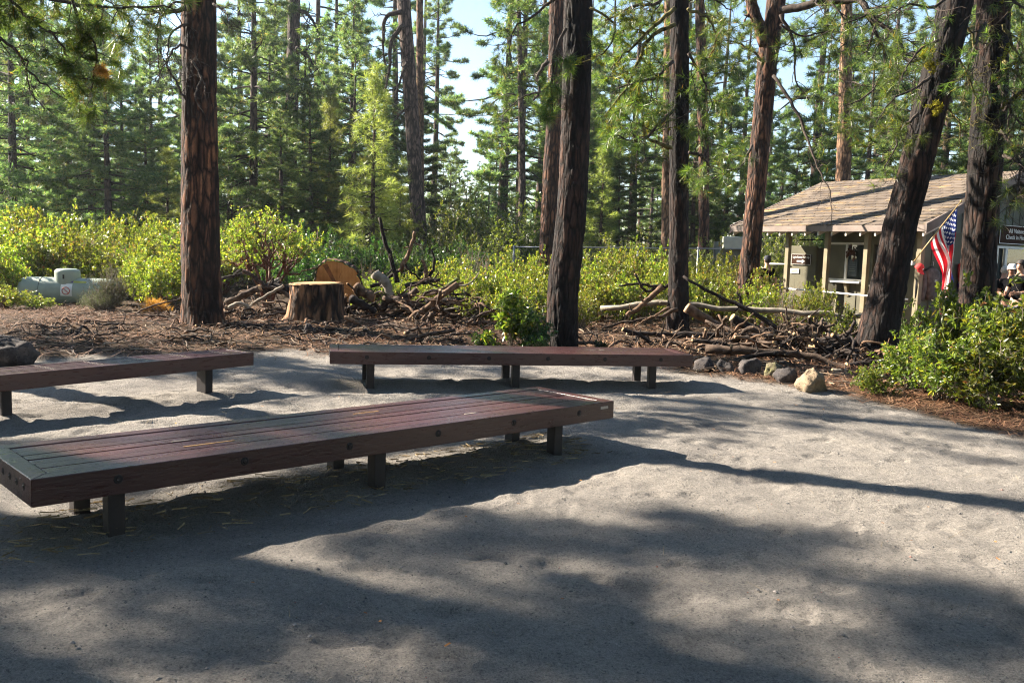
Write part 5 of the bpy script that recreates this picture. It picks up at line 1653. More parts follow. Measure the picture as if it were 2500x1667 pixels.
M['white_trim'] = simple('white_window_frame', (.62, .60, .55), .6, var=.06)
M['white_rail'] = simple('white_pipe_rail', (.80, .79, .76), .45, var=.04)
M['deck'] = simple('weathered_deck_boards', (.36, .30, .24), .85, var=.2, scale=5)
M['black'] = simple('black_cloth', (.005, .005, .006), 1.0, var=.2, spec=.05)
M['interior'] = simple('dark_interior', (.03, .028, .025), .9)
m, nt, b, o = mat('window_glass')
b.inputs['Base Color'].default_value = (.03, .04, .038, 1)
b.inputs['Roughness'].default_value = .04
b.inputs['Specular IOR Level'].default_value = .8
M['glass'] = m
M['blind'] = simple('slatted_blind', (.22, .19, .15), .7, var=.1)
M['sign_brown'] = simple('dark_brown_sign_board', (.040, .019, .012), .9, var=.1, spec=.1)
M['sign_white'] = simple('sign_lettering_white', (.80, .79, .75), .6, var=.02)

# roof: overlapping shingle courses on both slopes, one mesh
sl = math.hypot(KW / 2, RIDGE - EAVE)
ang = math.atan2(RIDGE - EAVE, KW / 2)
g = Geo()
nc = 17
rr = random.Random(4)
for side in (0, 1):
    for q in range(nc):
        s0, s1 = sl * q / nc - .004, sl * (q + 1) / nc + .03
        xs = [0.0]
        while xs[-1] < KL: xs.append(min(KL, xs[-1] + rr.uniform(.22, .42)))
        for x0, x1 in zip(xs, xs[1:]):
            e = rr.uniform(-.012, .012)
            lo, hi = s0 + e, s1
            def P(x, s, h):
                y = s * math.cos(ang) - h * math.sin(ang)
                z = EAVE + s * math.sin(ang) + h * math.cos(ang)
                return (x, y if side == 0 else KW - y, z)
            t0, t1 = .030 + rr.uniform(-.004, .006), .012
            hi = min(hi, sl)
            hexa(g, [P(x0 + .002, lo, 0), P(x1 - .002, lo, 0), P(x1 - .002, hi, -.004), P(x0 + .002, hi, -.004)], [P(x0 + .002, lo, t0), P(x1 - .002, lo, t0), P(x1 - .002, hi, t1), P(x0 + .002, hi, t1)])
roof = kb(g, 'roof', [M['shingle']])
g = Geo()    # deck under the shingles
for side in (0, 1):
    Y_ = (lambda y: y) if side == 0 else (lambda y: KW - y)
    hexa(g, [(.02, Y_(.02), EAVE - .04), (KL - .02, Y_(.02), EAVE - .04), (KL - .02, Y_(KW / 2), RIDGE - .045), (.02, Y_(KW / 2), RIDGE - .045)],
         [(.02, Y_(.02), EAVE - .008), (KL - .02, Y_(.02), EAVE - .008), (KL - .02, Y_(KW / 2), RIDGE - .012), (.02, Y_(KW / 2), RIDGE - .012)])
kb(g, 'roof_decking', [M['soffit']])
g = Geo()
for q in range(20):
    x0, x1 = KL * q / 20, KL * (q + 1) / 20 + .01
    hexa(g, [(x0, KW / 2 - .13, RIDGE - .025), (x1, KW / 2 - .13, RIDGE - .03), (x1, KW / 2 + .13, RIDGE - .03), (x0, KW / 2 + .13, RIDGE - .025)],
         [(x0, KW / 2 - .03, RIDGE + .042), (x1, KW / 2 - .03, RIDGE + .034), (x1, KW / 2 + .03, RIDGE + .034), (x0, KW / 2 + .03, RIDGE + .042)])
kb(g, 'ridge_cap', [M['shingle']])
g = Geo()
box(g, (KL / 2, -.022, EAVE - .065), (KL + .04, .036, .145))
kb(g, 'eave_fascia', [M['fascia']])
for xx in (-.022, KL + .022):
    for side in (0, 1):
        Y_ = (lambda y: y) if side == 0 else (lambda y: KW - y)
        g = Geo()
        w = .018
        hexa(g, [(xx - w, Y_(-.04), EAVE - .18), (xx + w, Y_(-.04), EAVE - .18), (xx + w, Y_(KW / 2), RIDGE - .20), (xx - w, Y_(KW / 2), RIDGE - .20)],
             [(xx - w, Y_(-.04), EAVE + .035), (xx + w, Y_(-.04), EAVE + .035), (xx + w, Y_(KW / 2), RIDGE + .02), (xx - w, Y_(KW / 2), RIDGE + .02)])
        kb(g, 'rake_board', [M['fascia']])
for q in range(15):
    x = .06 + (KL - .12) * q / 14
    g = Geo()
    hexa(g, [(x - .022, .004, EAVE - .24), (x + .022, .004, EAVE - .24), (x + .022, 1.15, EAVE + .20), (x - .022, 1.15, EAVE + .20)],
         [(x - .022, .004, EAVE - .045), (x + .022, .004, EAVE - .045), (x + .022, 1.15, EAVE + .40), (x - .022, 1.15, EAVE + .40)])
    kb(g, 'rafter_tail', [M['rafter']])

YP, YW, XG = .42, 1.22, .42      # posts plane, booth wall plane, gable wall plane
def post(x, y, w=.115, top=EAVE - .12, mt='post'):
    g = Geo()
    box(g, (x, y, top / 2 - .1), (w, w, top + .2))
    return bev(kb(g, 'porch_post', [M[mt]]), .006)
xa, xb, xc, xd = (kx(px, 650, YP)[0] for px in (1922, 2017, 2114, 2221))
for x in (xa, xb, xc): post(x, YP)
post(.36, YP - .02, .13)
for x in (xa, KL - .35): post(x, KW - .5)
post(KL - .35, YP)
g = Geo(); box(g, (KL / 2, YP, EAVE - .06), (KL - .5, .09, .16)); kb(g, 'porch_beam', [M['soffit']])
g = Geo(); box(g, (KL / 2, KW - .5, EAVE - .06), (KL - .5, .09, .16)); kb(g, 'porch_beam', [M['soffit']])
# booth wall with battens; window opening left free
wl, wt = kx(2027, 597, YW); wr, wb = kx(2109, 683, YW)
dl, dr = wr - .22, wr - 1.05
XB = xb + .02
zt = EAVE + .30
g = Geo()
for x0, x1, z0, z1 in [(wl, XB, -.1, zt), (wr, wl, -.1, wb), (wr, wl, wt, zt), (wr - .22, wr, -.1, zt), (dr, dl, 2.05, zt), (XG + .08, dr, -.1, zt)]:
    box(g, ((x0 + x1) / 2, YW + .05, (z0 + z1) / 2), (abs(x1 - x0), .1, z1 - z0))
for x in np.arange(XG + .2, XB, .405):
    if wr - .03 < x < wl + .03:
        box(g, (x, YW - .008, (wb - .1) / 2), (.04, .018, wb + .1 - .06))
    elif not (dr - .05 < x < dl + .05): box(g, (x, YW - .008, zt / 2), (.04, .018, zt))
kb(g, 'booth_wall', [M['olive']])
g = Geo()
box(g, (XB - .05, YW + 1.6, zt / 2), (.1, 3.0, zt))          # booth end wall
kb(g, 'booth_end_wall', [M['olive']])
g = Geo()
box(g, ((dl + dr) / 2, YW + .09, 1.0), (.80, .045, 2.08))
dor = kb(g, 'door', [M['interior']])
g = Geo(); box(g, (dl - .08, YW + .055, 1.0), (.05, .05, .05)); kb(g, 'door_handle', [M['white_trim']], dor)
# window
g = Geo()
fw = .055
for x0, x1, z0, z1 in [(wr - fw, wl + fw, wt, wt + fw), (wr - fw, wl + fw, wb - fw, wb), (wl, wl + fw, wb, wt), (wr - fw, wr, wb, wt), ((wl + wr) / 2 - .03, (wl + wr) / 2 + .03, wb, wt)]:
    box(g, ((x0 + x1) / 2, YW - .012, (z0 + z1) / 2), (x1 - x0, .05, z1 - z0))
win = kb(g, 'window', [M['white_trim']])
g = Geo(); box(g, ((wl + wr) / 2, YW + .05, (wt + wb) / 2), (wl - wr - .004, .008, wt - wb - .004)); kb(g, 'window_pane', [M['glass']], win)
g = Geo()
for q in range(22):
    box(g, (wl - (wl - wr) * .25 + .01, YW + .03, wb + .04 + q * (wt - wb - .06) / 22), ((wl - wr) * .40, .004, .014))
kb(g, 'window_blind', [M['blind']], win)
g = Geo(); box(g, ((wl + wr) / 2 - .1, YW - .10, wb - .075), ((wl - wr) * .86, .24, .04)); kb(g, 'counter_shelf', [M['white_trim']])
g = Geo(); hexa(g, [((wl + wr) / 2 - .14, YW - .16, wb - .12), ((wl + wr) / 2 - .06, YW - .16, wb - .12), ((wl + wr) / 2 - .06, YW - .02, wb - .45), ((wl + wr) / 2 - .14, YW - .02, wb - .45)],
                [((wl + wr) / 2 - .14, YW - .16, wb - .096), ((wl + wr) / 2 - .06, YW - .16, wb - .096), ((wl + wr) / 2 - .06, YW - .018, wb - .096), ((wl + wr) / 2 - .14, YW - .018, wb - .096)])
kb(g, 'shelf_bracket', [M['post']])
# panel with the rental sign, between the two left posts
YS = 1.75
pl, ptop = kx(1928, 600, YS); pr, _ = kx(1995, 600, YS)
g = Geo()
box(g, ((pl + pr) / 2, YS + .03, ptop / 2), (pl - pr, .06, ptop))
box(g, (pr + .02, YS + .2, ptop / 2 - .02), (.05, .3, ptop - .04))
bev(kb(g, 'sign_panel', [M['olive_dark']]), .02)
g = Geo(); q0, q1 = kx(1953, 586, YP + .3), kx(2010, 586, YP + .3); box(g, ((q0[0] + q1[0]) / 2, YP + .3, q0[1]), (abs(q0[0] - q1[0]), .03, .03)); kb(g, 'hanging_bar', [M['black']])
# gable wall facing the camera's right, with upper board-and-batten part
wy0, wzt = kg(2435, 606, XG); wy1, wzb = kg(2530, 690, XG)
g = Geo()
H1 = 2.36
for y0, y1, z0, z1 in [(YP + .06, wy0, -.1, H1), (wy0, wy1, -.1, wzb), (wy0, wy1, wzt, H1), (wy1, KW - .45, -.1, H1)]:
    box(g, (XG + .05, (y0 + y1) / 2, (z0 + z1) / 2), (.1, y1 - y0, z1 - z0))
for y in np.arange(YP + .5, KW - .6, .405):
    if not (wy0 - .05 < y < wy1 + .05): box(g, (XG - .008, y, H1 / 2), (.018, .04, H1))
kb(g, 'gable_wall', [M['olive']])
g = Geo()
zf = lambda y: EAVE - .06 + (RIDGE - EAVE) * (1 - abs(y - KW / 2) / (KW / 2))
hexa(g, [(XG, .5, H1), (XG, KW / 2, H1), (XG + .1, KW / 2, H1), (XG + .1, .5, H1)], [(XG, .5, zf(.5)), (XG, KW / 2, zf(KW / 2)), (XG + .1, KW / 2, zf(KW / 2)), (XG + .1, .5, zf(.5))])
hexa(g, [(XG, KW / 2, H1), (XG, KW - .5, H1), (XG + .1, KW - .5, H1), (XG + .1, KW / 2, H1)], [(XG, KW / 2, zf(KW / 2)), (XG, KW - .5, zf(.5)), (XG + .1, KW - .5, zf(.5)), (XG + .1, KW / 2, zf(KW / 2))])
for y in np.arange(.8, KW - .6, .30):
    hexa(g, [(XG - .02, y - .02, H1 + .01), (XG - .02, y + .02, H1 + .01), (XG - .001, y + .02, H1 + .01), (XG - .001, y - .02, H1 + .01)],
         [(XG - .02, y - .02, zf(y) - .03), (XG - .02, y + .02, zf(y) - .03), (XG - .001, y + .02, zf(y) - .03), (XG - .001, y - .02, zf(y) - .03)])
kb(g, 'gable_boards', [M['gable']])
g = Geo()
for y0, y1, z0, z1 in [(wy0 - .06, wy1 + .06, wzt, wzt + .06), (wy0 - .06, wy1 + .06, wzb - .06, wzb), (wy0 - .06, wy0, wzb, wzt), (wy1, wy1 + .06, wzb, wzt), (wy0 + .30, wy0 + .40, wzb, wzt)]:
    box(g, (XG - .014, (y0 + y1) / 2, (z0 + z1) / 2), (.05, y1 - y0, z1 - z0))
w2 = kb(g, 'gable_window', [M['white_trim']])
g = Geo(); box(g, (XG + .05, (wy0 + wy1) / 2, (wzt + wzb) / 2), (.008, wy1 - wy0 - .004, wzt - wzb - .004)); kb(g, 'gable_pane', [M['glass']], w2)
# floor, rail
g = Geo()
for q in range(26):
    box(g, (KL * .5 - .1, -.55 + q * .147, -.02), (KL + .2, .140, .06))
kb(g, 'porch_floor', [M['deck']])
g = Geo()
P = [on_plane(px, py, ER + KN * (-.12), KV) - kiosk.location for px, py in ((1888, 702), (2000, 711), (2114, 722), (2216, 731))]
tube(g, [p for p in P], .021, 8)
o = g.build('handrail', [M['white_rail']], kiosk, True)
for px in (1892, 1960, 2042, 2125, 2205):
    p = on_plane(px, 712, ER + KN * (-.12), KV) - kiosk.location
    g = Geo(); tube(g, [(p.x, p.y, -.1), (p.x, p.y, p.z - .02)], .018, 6); g.build('rail_post', [M['post']], kiosk, True)
g = Geo()
q0 = on_plane(1872, 600, ER + KN * (KW - .6), KV) - kiosk.location
p0, p1 = atY(1876, 644, 26.2) - kiosk.location, atY(1922, 645, 25.4) - kiosk.location
tube(g, [p0, p1], .02, 8); g.build('far_rail', [M['white_rail']], kiosk, True)


def letters(txt, size, mt, parent, matrix, name='lettering', al='CENTER'):
    c = bpy.data.curves.new(name, 'FONT')
    c.body = txt
    c.size = size
    c.extrude = .002
    c.align_x = al
    c.align_y = 'CENTER'
    c.materials.append(M[mt])
    tmp = bpy.data.objects.new(name, c)
    me = bpy.data.meshes.new_from_object(tmp)
    bpy.data.objects.remove(tmp)
    o = bpy.data.objects.new(name, me)
    COL.objects.link(o)
    o.parent = parent
    o.matrix_local = matrix
    return o


def face_matrix(right, up):
    r_, u_ = Vector(right).normalized(), Vector(up).normalized()
    return Matrix((r_, u_, r_.cross(u_))).transposed().to_4x4()


def board(name, label, cat, corner0, corner1, right, thick=.025, border=.012, mt='sign_brown', bmt='sign_white'):
    """flat sign whose face is given by two opposite corners on its wall (top left, bottom right seen from the front)"""
    up = Vector((0, 0, 1))
    r_ = Vector(right).normalized()
    nrm = r_.cross(up)
    w = (corner1 - corner0).dot(r_)
    h = corner0.z - corner1.z
    o = (corner0 + corner1) / 2
    o = corner0 + r_ * w / 2 - up * h / 2
    t = empty(name, o + nrm * (thick / 2 + .012), label, cat)
    t.rotation_euler = face_matrix(r_, up).to_euler()
    g = Geo()
    box(g, (0, 0, 0), (w, h, thick))
    bev(g.build('board', M[mt], t), .006)
    if border:
        g = Geo()
        i = border * 1.2
        for x, y, a, b_ in [(0, h / 2 - i, w - 2 * i + border, border), (0, -h / 2 + i, w - 2 * i + border, border), (-w / 2 + i, 0, border, h - 2 * i - border), (w / 2 - i, 0, border, h - 2 * i - border)]:
            box(g, (x, y, thick / 2 + .002), (a, b_, .004))
        g.build('border', M[bmt], t)
    return t, w, h, thick


front_right, gable_right = -KV, KN
c0, c1 = on_plane(2439, 548, ER + KV * (XG - .03), KN), on_plane(2516, 600, ER + KV * (XG - .03), KN)
t, w, h, th = board('check_in_sign', 'brown sign with white border reading All Visitors Check in Here, high on the gable wall', 'sign', c0, c1, gable_right, border=.014)
letters('All Visitors', h * .33, 'sign_white', t, Matrix.Translation((0, h * .19, th / 2 + .003)))
letters('Check in Here', h * .33, 'sign_white', t, Matrix.Translation((0, -h * .13, th / 2 + .003)))
c0, c1 = on_plane(1935, 620, ER + KN * (YS - .004), KV), on_plane(1981, 647, ER + KN * (YS - .004), KV)
t, w, h, th = board('rental_sign', 'dark brown Light Rental Pick Up sign with a white arrow pointing right', 'sign', c0, c1, front_right, border=.006)
s_ = letters('Light Rental Pick Up', h * .27, 'sign_white', t, Matrix.Translation((0, h * .20, th / 2 + .003)) @ Matrix.Diagonal((.92 * w / (h * 2.4), 1, 1, 1)))
g = Geo()
for P in ([(-.20 * w, -.26 * h), (.06 * w, -.26 * h), (.06 * w, -.10 * h), (-.20 * w, -.10 * h)], [(.06 * w, -.36 * h), (.22 * w, -.18 * h), (.22 * w, -.175 * h), (.06 * w, .0 * h)]):
    hexa(g, [(*p, th / 2 + .001) for p in P], [(*p, th / 2 + .005) for p in P])
g.build('arrow', M['sign_white'], t)
c0, c1 = on_plane(1931, 655, ER + KN * (YS - .004), KV), on_plane(1951, 668, ER + KN * (YS - .004), KV)
t, w, h, th = board('paper_notice', 'small pale notice with a few lines of print below the rental sign', 'notice', c0, c1, front_right, thick=.008, border=0, mt='rafter')
g = Geo()
for q in range(3): box(g, (rr.uniform(-.02, .02), h * (.28 - q * .25), th / 2 + .001), (w * rr.uniform(.55, .8), h * .07, .002))
g.build('print_lines', M['sign_brown'], t)
c0, c1 = on_plane(2071, 633, ER + KN * (YW + .02), KV), on_plane(2092, 674, ER + KN * (YW + .02), KV)
M['chalk'] = simple('dark_menu_card', (.02, .03, .03), .5)
t, w, h, th = board('menu_card', 'dark card with faint writing standing inside the rental window', 'notice', c0, c1, front_right, thick=.006, border=0, mt='chalk')
t.location += KN * -.0
g = Geo()
for q in range(5): box(g, (0, h * (.32 - q * .13), th / 2 + .001), (w * (.5 + .2 * ((q * 7) % 3) / 2), h * .035, .002))
g.build('print_lines', M['gable'], t)
# dried bunch hanging over the window
c = on_plane(2078, 610, ER + KN * (YW - .06), KV)
rng = np.random.default_rng(8)
C = rng.normal(size=(40, 3)) * .06
V, F = leaves(C, rng.normal(size=(40, 3)) * .3 + np.array([0, 0, -.8]), np.full(40, .13), np.full(40, .07), rng)
M['dried'] = leaf_mat('dried_leaves', [(0, (.05, .015, .015)), (1, (.10, .04, .03))], (1, 1, 1), .2, .7)
tag(Geo().add(V, F).build('dried_bunch', M['dried'], None, False, c), 'dark red dried bunch hanging at the top of the rental window', 'wreath')

# clothes and caps hanging on the gable wall
GP = ER + KV * (XG - .05)
GN = KV * -1
def garment(name, label, cat, px, outline, depth, col, top=None):
    """outline: list of pixels; a soft padded cloth shape hung on the gable wall"""
    pts = [on_plane(x, y, GP, KN) for x, y in outline]
    c = sum(pts, Vector()) / len(pts)
    g = Geo()
    n = len(pts)
    f = [p - c for p in pts]
    L1 = [p * .93 + GN * depth * .75 for p in f]
    L2 = [p * .6 + GN * depth for p in f]
    V = [tuple(p) for p in f] + [tuple(p) for p in L1] + [tuple(p) for p in L2] + [tuple(GN * depth)]
    Fq = np.array([[q * n + k, q * n + (k + 1) % n, (q + 1) * n + (k + 1) % n, (q + 1) * n + k] for q in range(2) for k in range(n)])
    Ft = np.array([[2 * n + k, 2 * n + (k + 1) % n, 3 * n] for k in range(n)])
    g.add(V, [Fq, Ft])
    g.F.append((np.array([list(range(n))[::-1]]), 0))
    mm = simple(name + '_cloth', col, .9, var=.25, scale=9, bmp=.02, bscale=9, spec=.2)
    o = fixn(g.build(name, mm, None, True, c))
    return tag(o, label, cat)


hd = garment('hoodie', 'grey-brown hoodie hanging on the wall left of the flag', 'hoodie', None,
        [(2263, 655), (2272, 650), (2281, 655), (2289, 662), (2287, 700), (2287, 733), (2259, 733), (2258, 700), (2256, 662)], .10, (.13, .10, .09))
for ol in ([(2288, 660), (2294, 668), (2298, 733), (2289, 735), (2285, 690)], [(2256, 660), (2250, 668), (2243, 732), (2252, 736), (2260, 692)]):
    sv = garment('sleeve', None, None, None, ol, .07, (.12, .095, .085))
    sv.parent = hd
    sv.location = sv.location - hd.location
tg = on_plane(2285, 686, GP + GN * .10, KN)
g = Geo(); box(g, (0, 0, 0), (.008, .09, .06), Matrix.Rotation(math.atan2(KN.y, KN.x) - math.pi / 2, 3, 'Z')); o = g.build('price_tag', M['rafter'], hd); o.location = tg - hd.location
g = Geo(); tube(g, [(0, 0, .20), (.01, 0, .26), (-.01, 0, .30)], .006, 5); o = g.build('hanger_hook', M['white_trim'], hd); o.location = GN * .03 + Vector((0, 0, .12))
garment('black_shirt', 'small black shirt hanging under the red cap', 'shirt', None, [(2237, 680), (2243, 677), (2249, 681), (2248, 700), (2246, 731), (2233, 731), (2234, 700)], .05, (.012, .012, .014))
garment('orange_shirt', 'bright orange-red shirt hanging half behind the flag', 'shirt', None, [(2300, 637), (2308, 633), (2318, 635), (2322, 650), (2318, 656), (2303, 656)], .06, (.75, .10, .02))
garment('blue_shirt', 'blue and purple folded shirt below the orange-red one', 'shirt', None, [(2299, 664), (2320, 662), (2326, 690), (2318, 688), (2300, 686)], .06, (.06, .07, .30))
garment('yellow_shirt', 'yellow-green shirt showing between the orange and the blue one', 'shirt', None, [(2301, 657), (2318, 657), (2319, 663), (2301, 664)], .045, (.35, .32, .04))
garment('red_jacket', 'red jacket hanging right of the flag beside the straight dark pine', 'jacket', None, [(2338, 645), (2346, 642), (2354, 648), (2356, 690), (2340, 694), (2338, 670)], .09, (.62, .04, .04))
garment('purple_jacket', 'dark purple jacket hanging below the red one', 'jacket', None, [(2336, 692), (2352, 690), (2354, 712), (2338, 712)], .06, (.08, .03, .09))
c = on_plane(2243, 656, GP + GN * .07, KN)
cap = empty('baseball_cap', c, 'red baseball cap hanging on the wall at the corner post', 'cap')
g = Geo()
lathe(g, [(.001, .13), (.05, .12), (.088, .08), (.098, .02), (.10, 0)], 20)
M['red'] = simple('red_cotton', (.62, .03, .03), .8, var=.1)
g.build('crown_panel', M['red'], cap, True)
g = Geo()
th_ = np.linspace(-1.15, 1.15, 12)
V = np.concatenate([np.stack([.10 * np.sin(th_), -.10 * np.cos(th_), 0 * th_ + .004], 1), np.stack([.115 * np.sin(th_), -.10 * np.cos(th_) - .085 * np.cos(th_ * 1.2), 0 * th_ - .03], 1)])
g.add(V, np.array([[k, k + 1, 13 + k, 12 + k] for k in range(11)])).build('visor', M['red'], cap)
cap.rotation_euler = (R(35), 0, math.atan2(GN.y, GN.x) + math.pi / 2)
g = Geo(); lathe(g, [(.0001, .003), (.022, .003), (.022, 0)], 10, Matrix.Translation((0, -.094, .055)) @ Matrix.Rotation(math.pi / 2, 4, 'X')); g.build('cap_emblem', M['sign_white'], cap)

# flag on its slanting pole, fixed to the corner post
p0 = atY(2230, 640, 19.9); p1 = atY(2346, 492, 19.9)
flag = empty('flag', p0, 'striped flag with starred blue canton hanging from a slanting pole at the kiosk corner', 'flag')
ax = (p1 - p0)
g = Geo(); tube(g, [(0, 0, 0), ax * .5, ax], [.014, .014, .012], 8); M['pole'] = simple('varnished_wood_pole', (.42, .28, .11), .5, var=.15); g.build('pole', M['pole'], flag, True)
g = Geo(); lathe(g, [(.001, .03), (.022, .02), (.026, 0), (.022, -.02), (.001, -.03)], 12, Matrix.Translation(ax * 1.005)); g.build('finial', M['pole'], flag, True)
g = Geo(); box(g, (0, .02, -.02), (.06, .05, .09)); g.build('bracket', M['white_trim'], flag)
hoistA, hoistB = ax * .93, ax * .36
HL, FLY = (hoistB - hoistA).length, 1.62
nh, nf = 52, 90
V, UV = np.zeros((nf, nh, 3)), np.zeros((nf, nh, 2))
for i in range(nf):
    f = i / (nf - 1)
    for j in range(nh):
        hh = j / (nh - 1)
        p = hoistA + (hoistB - hoistA) * hh
        gather = sst(0, .52, f)
        xt = hoistA.x + .02 - .24 * (hh - .15) * (1 - .25 * f) - .05 * f
        x = p.x * (1 - gather) + xt * gather + .02 * math.sin(hh * 9 + f * 3) * gather
        fold = gather * (.085 * math.sin(hh * 15.5 + 1.2 * f) + .03 * math.sin(hh * 31 + 3 * f))
        z = p.z - f * FLY * (.98 - .14 * gather * (1 - hh)) - .05 * f * math.sin(hh * 7)
        if f < .5: z += .06 * f * math.sin(hh * 3.1)
        V[i, j] = (x, fold, z)
        UV[i, j] = (f, hh)
i, j = np.meshgrid(np.arange(nf - 1), np.arange(nh - 1), indexing='ij')
F = np.stack([i * nh + j, (i + 1) * nh + j, (i + 1) * nh + j + 1, i * nh + j + 1], -1).reshape(-1, 4)
M['flag_red'] = leaf_mat('flag_red_cloth', [(0, (.50, .015, .03)), (1, (.50, .015, .03))], (1.3, 1, 1), .35, .7, .2, 0)
M['flag_white'] = leaf_mat('flag_white_cloth', [(0, (.78, .77, .75)), (1, (.78, .77, .75))], (1, 1, 1), .35, .7, .2, 0)
M['flag_blue'] = leaf_mat('flag_blue_cloth', [(0, (.02, .035, .13)), (1, (.02, .035, .13))], (1, 1, 1.3), .3, .7, .2, 0)
g = Geo()
fc, hc = ((i + .5) / (nf - 1)).ravel(), ((j + .5) / (nh - 1)).ravel()
stripe = np.floor(hc * 13).astype(int) % 2            # 0 red, 1 white
canton = (hc < 7 / 13) & (fc < .40)
sr, sc_ = (hc / (7 / 13) * 9 + .5), (fc / .40 * 11 + .5)
star = canton & ((np.floor(sr) + np.floor(sc_)) % 2 == 0) & (np.floor(sr) > 0) & (np.floor(sc_) > 0) & (np.abs(sr % 1 - .5) < .34) & (np.abs(sc_ % 1 - .5) < .34)
mi = np.where(star, 1, np.where(canton, 2, stripe))
g.add(V.reshape(-1, 3), F[mi == 0], 0)
g.F += [(F[mi == 1], 1), (F[mi == 2], 2)]
g.build('flag_cloth', [M['flag_red'], M['flag_white'], M['flag_blue']], flag, True)

# small storage shed behind the fence, left of the kiosk
p = atY(1790, 640, 31)
shed = empty('storage_shed', (p.x, 31, g1(p.x, 31)), 'small pale green-grey shed left of the kiosk, mostly behind a trunk', 'shed')
g = Geo(); box(g, (0, .6, 1.05), (.9, 1.1, 2.1)); g.build('wall', M['gable'], shed)
zt_, zb_ = atY(1790, 577, 30.4).z - shed.location.z, atY(1790, 607, 30.4).z - shed.location.z
g = Geo(); box(g, (.02, .1, (zt_ + zb_) / 2), (.84, .5, zt_ - zb_)); M['shed_lid'] = simple('pale_green_grey_paint', (.42, .42, .34), .7, var=.06); bev(g.build('roof', M['shed_lid'], shed), .02)

# chain-link fence
fen = empty('chain_link_fence', (atY(1540, 640, 29).x, 29, g1(3, 29)), 'grey chain-link fence whose top rail shows behind the yellow shrubs', 'fence')
a = atY(1255, 603, 28.5) - fen.location; b_ = atY(1850, 608, 29.5) - fen.location
M['galv'] = simple('galvanised_steel', (.22, .23, .235), .45, .6, var=.08)
g = Geo(); tube(g, [a, b_], .019, 8); g.build('top_rail', M['galv'], fen, True)
for q in range(5):
    p = a + (b_ - a) * q / 4
    g = Geo(); tube(g, [(p.x, p.y, -.2), (p.x, p.y, p.z + .05)], .03, 8); g.build('fence_post', M['galv'], fen, True)
g = Geo()
W_ = (b_ - a).length
for s_ in (1, -1):
    for q in range(int(W_ / .11) + 20):
        u0 = q * .11 - (1.6 if s_ > 0 else 0)
        u1 = u0 + s_ * 1.6
        z0, z1 = .05, a.z - .03
        ua, ub = u0, u1
        za, zb2 = z0, z1
        if min(ua, ub) < 0 or max(ua, ub) > W_: continue
        d = (b_ - a) / W_
        A_, B_ = a + d * ua, a + d * ub
        tube(g, [(A_.x, A_.y, za), (B_.x, B_.y, zb2)], .0025, 3, False)
g.build('wire_mesh', M['galv'], fen)

# propane tank
pt = atY(172, 700, 21.6)
k = 21.6 / FPX
tz = atY(172, 707, 21.6).z
tank = empty('propane_tank', (pt.x, 21.6, g1(pt.x, 21.6)), 'pale grey propane tank lying in the shrubs with a round dome lid on top', 'propane tank')
tank.rotation_euler = (0, 0, R(6))
rT, lT = .335, 1.18
cz = atY(172, 678, 21.6).z - rT - tank.location.z
M['tank'] = simple('pale_grey_tank_paint', (.30, .345, .28), .5, var=.07, scale=3, bmp=.001)
g = Geo()
prof = [(.001, -lT)] + [(rT * math.sin(a * math.pi / 16), -lT + .2 * (1 - math.cos(a * math.pi / 16))) for a in range(1, 9)]
prof += [(r_, -z_) for r_, z_ in prof[::-1]]
lathe(g, prof, 40, Matrix.Translation((0, 0, cz)) @ Matrix.Rotation(math.pi / 2, 4, 'Y'))
g.build('tank_body', M['tank'], tank, True)
for x in (-.62,):
    g = Geo(); lathe(g, [(rT + .001, -.005), (rT + .006, -.004), (rT + .006, .004), (rT + .001, .005)], 40, Matrix.Translation((x, 0, cz)) @ Matrix.Rotation(math.pi / 2, 4, 'Y')); g.build('weld_seam', M['interior'], tank, True)
g = Geo(); lathe(g, [(.30, -.16), (.30, .11), (.296, .16), (.27, .20), (.20, .225), (.001, .235)], 36, Matrix.Translation((-.06, 0, cz + rT)) @ Matrix.Scale(.95, 4)); g.build('dome_lid', M['tank'], tank, True)
g = Geo(); box(g, (-.05, -.287, cz + rT + .03), (.035, .02, .10)); g.build('lid_slot', M['interior'], tank)
for x in (-.7, .7):
    g = Geo(); hexa(g, [(x - .05, -.26, -.1), (x + .05, -.26, -.1), (x + .05, .26, -.1), (x - .05, .26, -.1)], [(x - .05, -.2, cz - .27), (x + .05, -.2, cz - .27), (x + .05, .2, cz - .27), (x - .05, .2, cz - .27)]); g.build('saddle_leg', M['tank'], tank)
def tank_label(name, x, z, w, h, mt):
    g = Geo()
    a0 = math.asin((z - cz) / rT)
    da = h / rT
    V = []
    for q in range(7):
        a = a0 - da * q / 6
        for xx in (x - w / 2, x + w / 2): V.append((xx, -(rT + .004) * math.cos(a), cz + (rT + .004) * math.sin(a)))
    g.add(V, np.array([[2 * q, 2 * q + 2, 2 * q + 3, 2 * q + 1] for q in range(6)]))
    return fixn(g.build(name, M[mt], tank))
M['purple'] = simple('purple_print', (.12, .07, .20), .6)
M['yellow'] = simple('yellow_print', (.42, .40, .06), .6)
M['sign_red'] = simple('red_print', (.42, .06, .04), .6)
tank_label('warning_placard', .02, cz + .20, .26, .30, 'sign_white')
tank_label('purple_strip', .02, cz + .265, .26, .06, 'purple')
tank_label('yellow_strip', .30, cz + .265, .29, .06, 'yellow')
g = Geo()
cA = Vector((.02, -(rT + .012), cz + .04))
tube(g, [cA + Vector((.085 * math.cos(a * math.pi / 12), 0, .085 * math.sin(a * math.pi / 12))) for a in range(25)], .010, 5, False)
tube(g, [cA + Vector((-.06, 0, .06)), cA + Vector((.06, 0, -.06))], .009, 5)
g.build('prohibition_ring', M['sign_red'], tank)

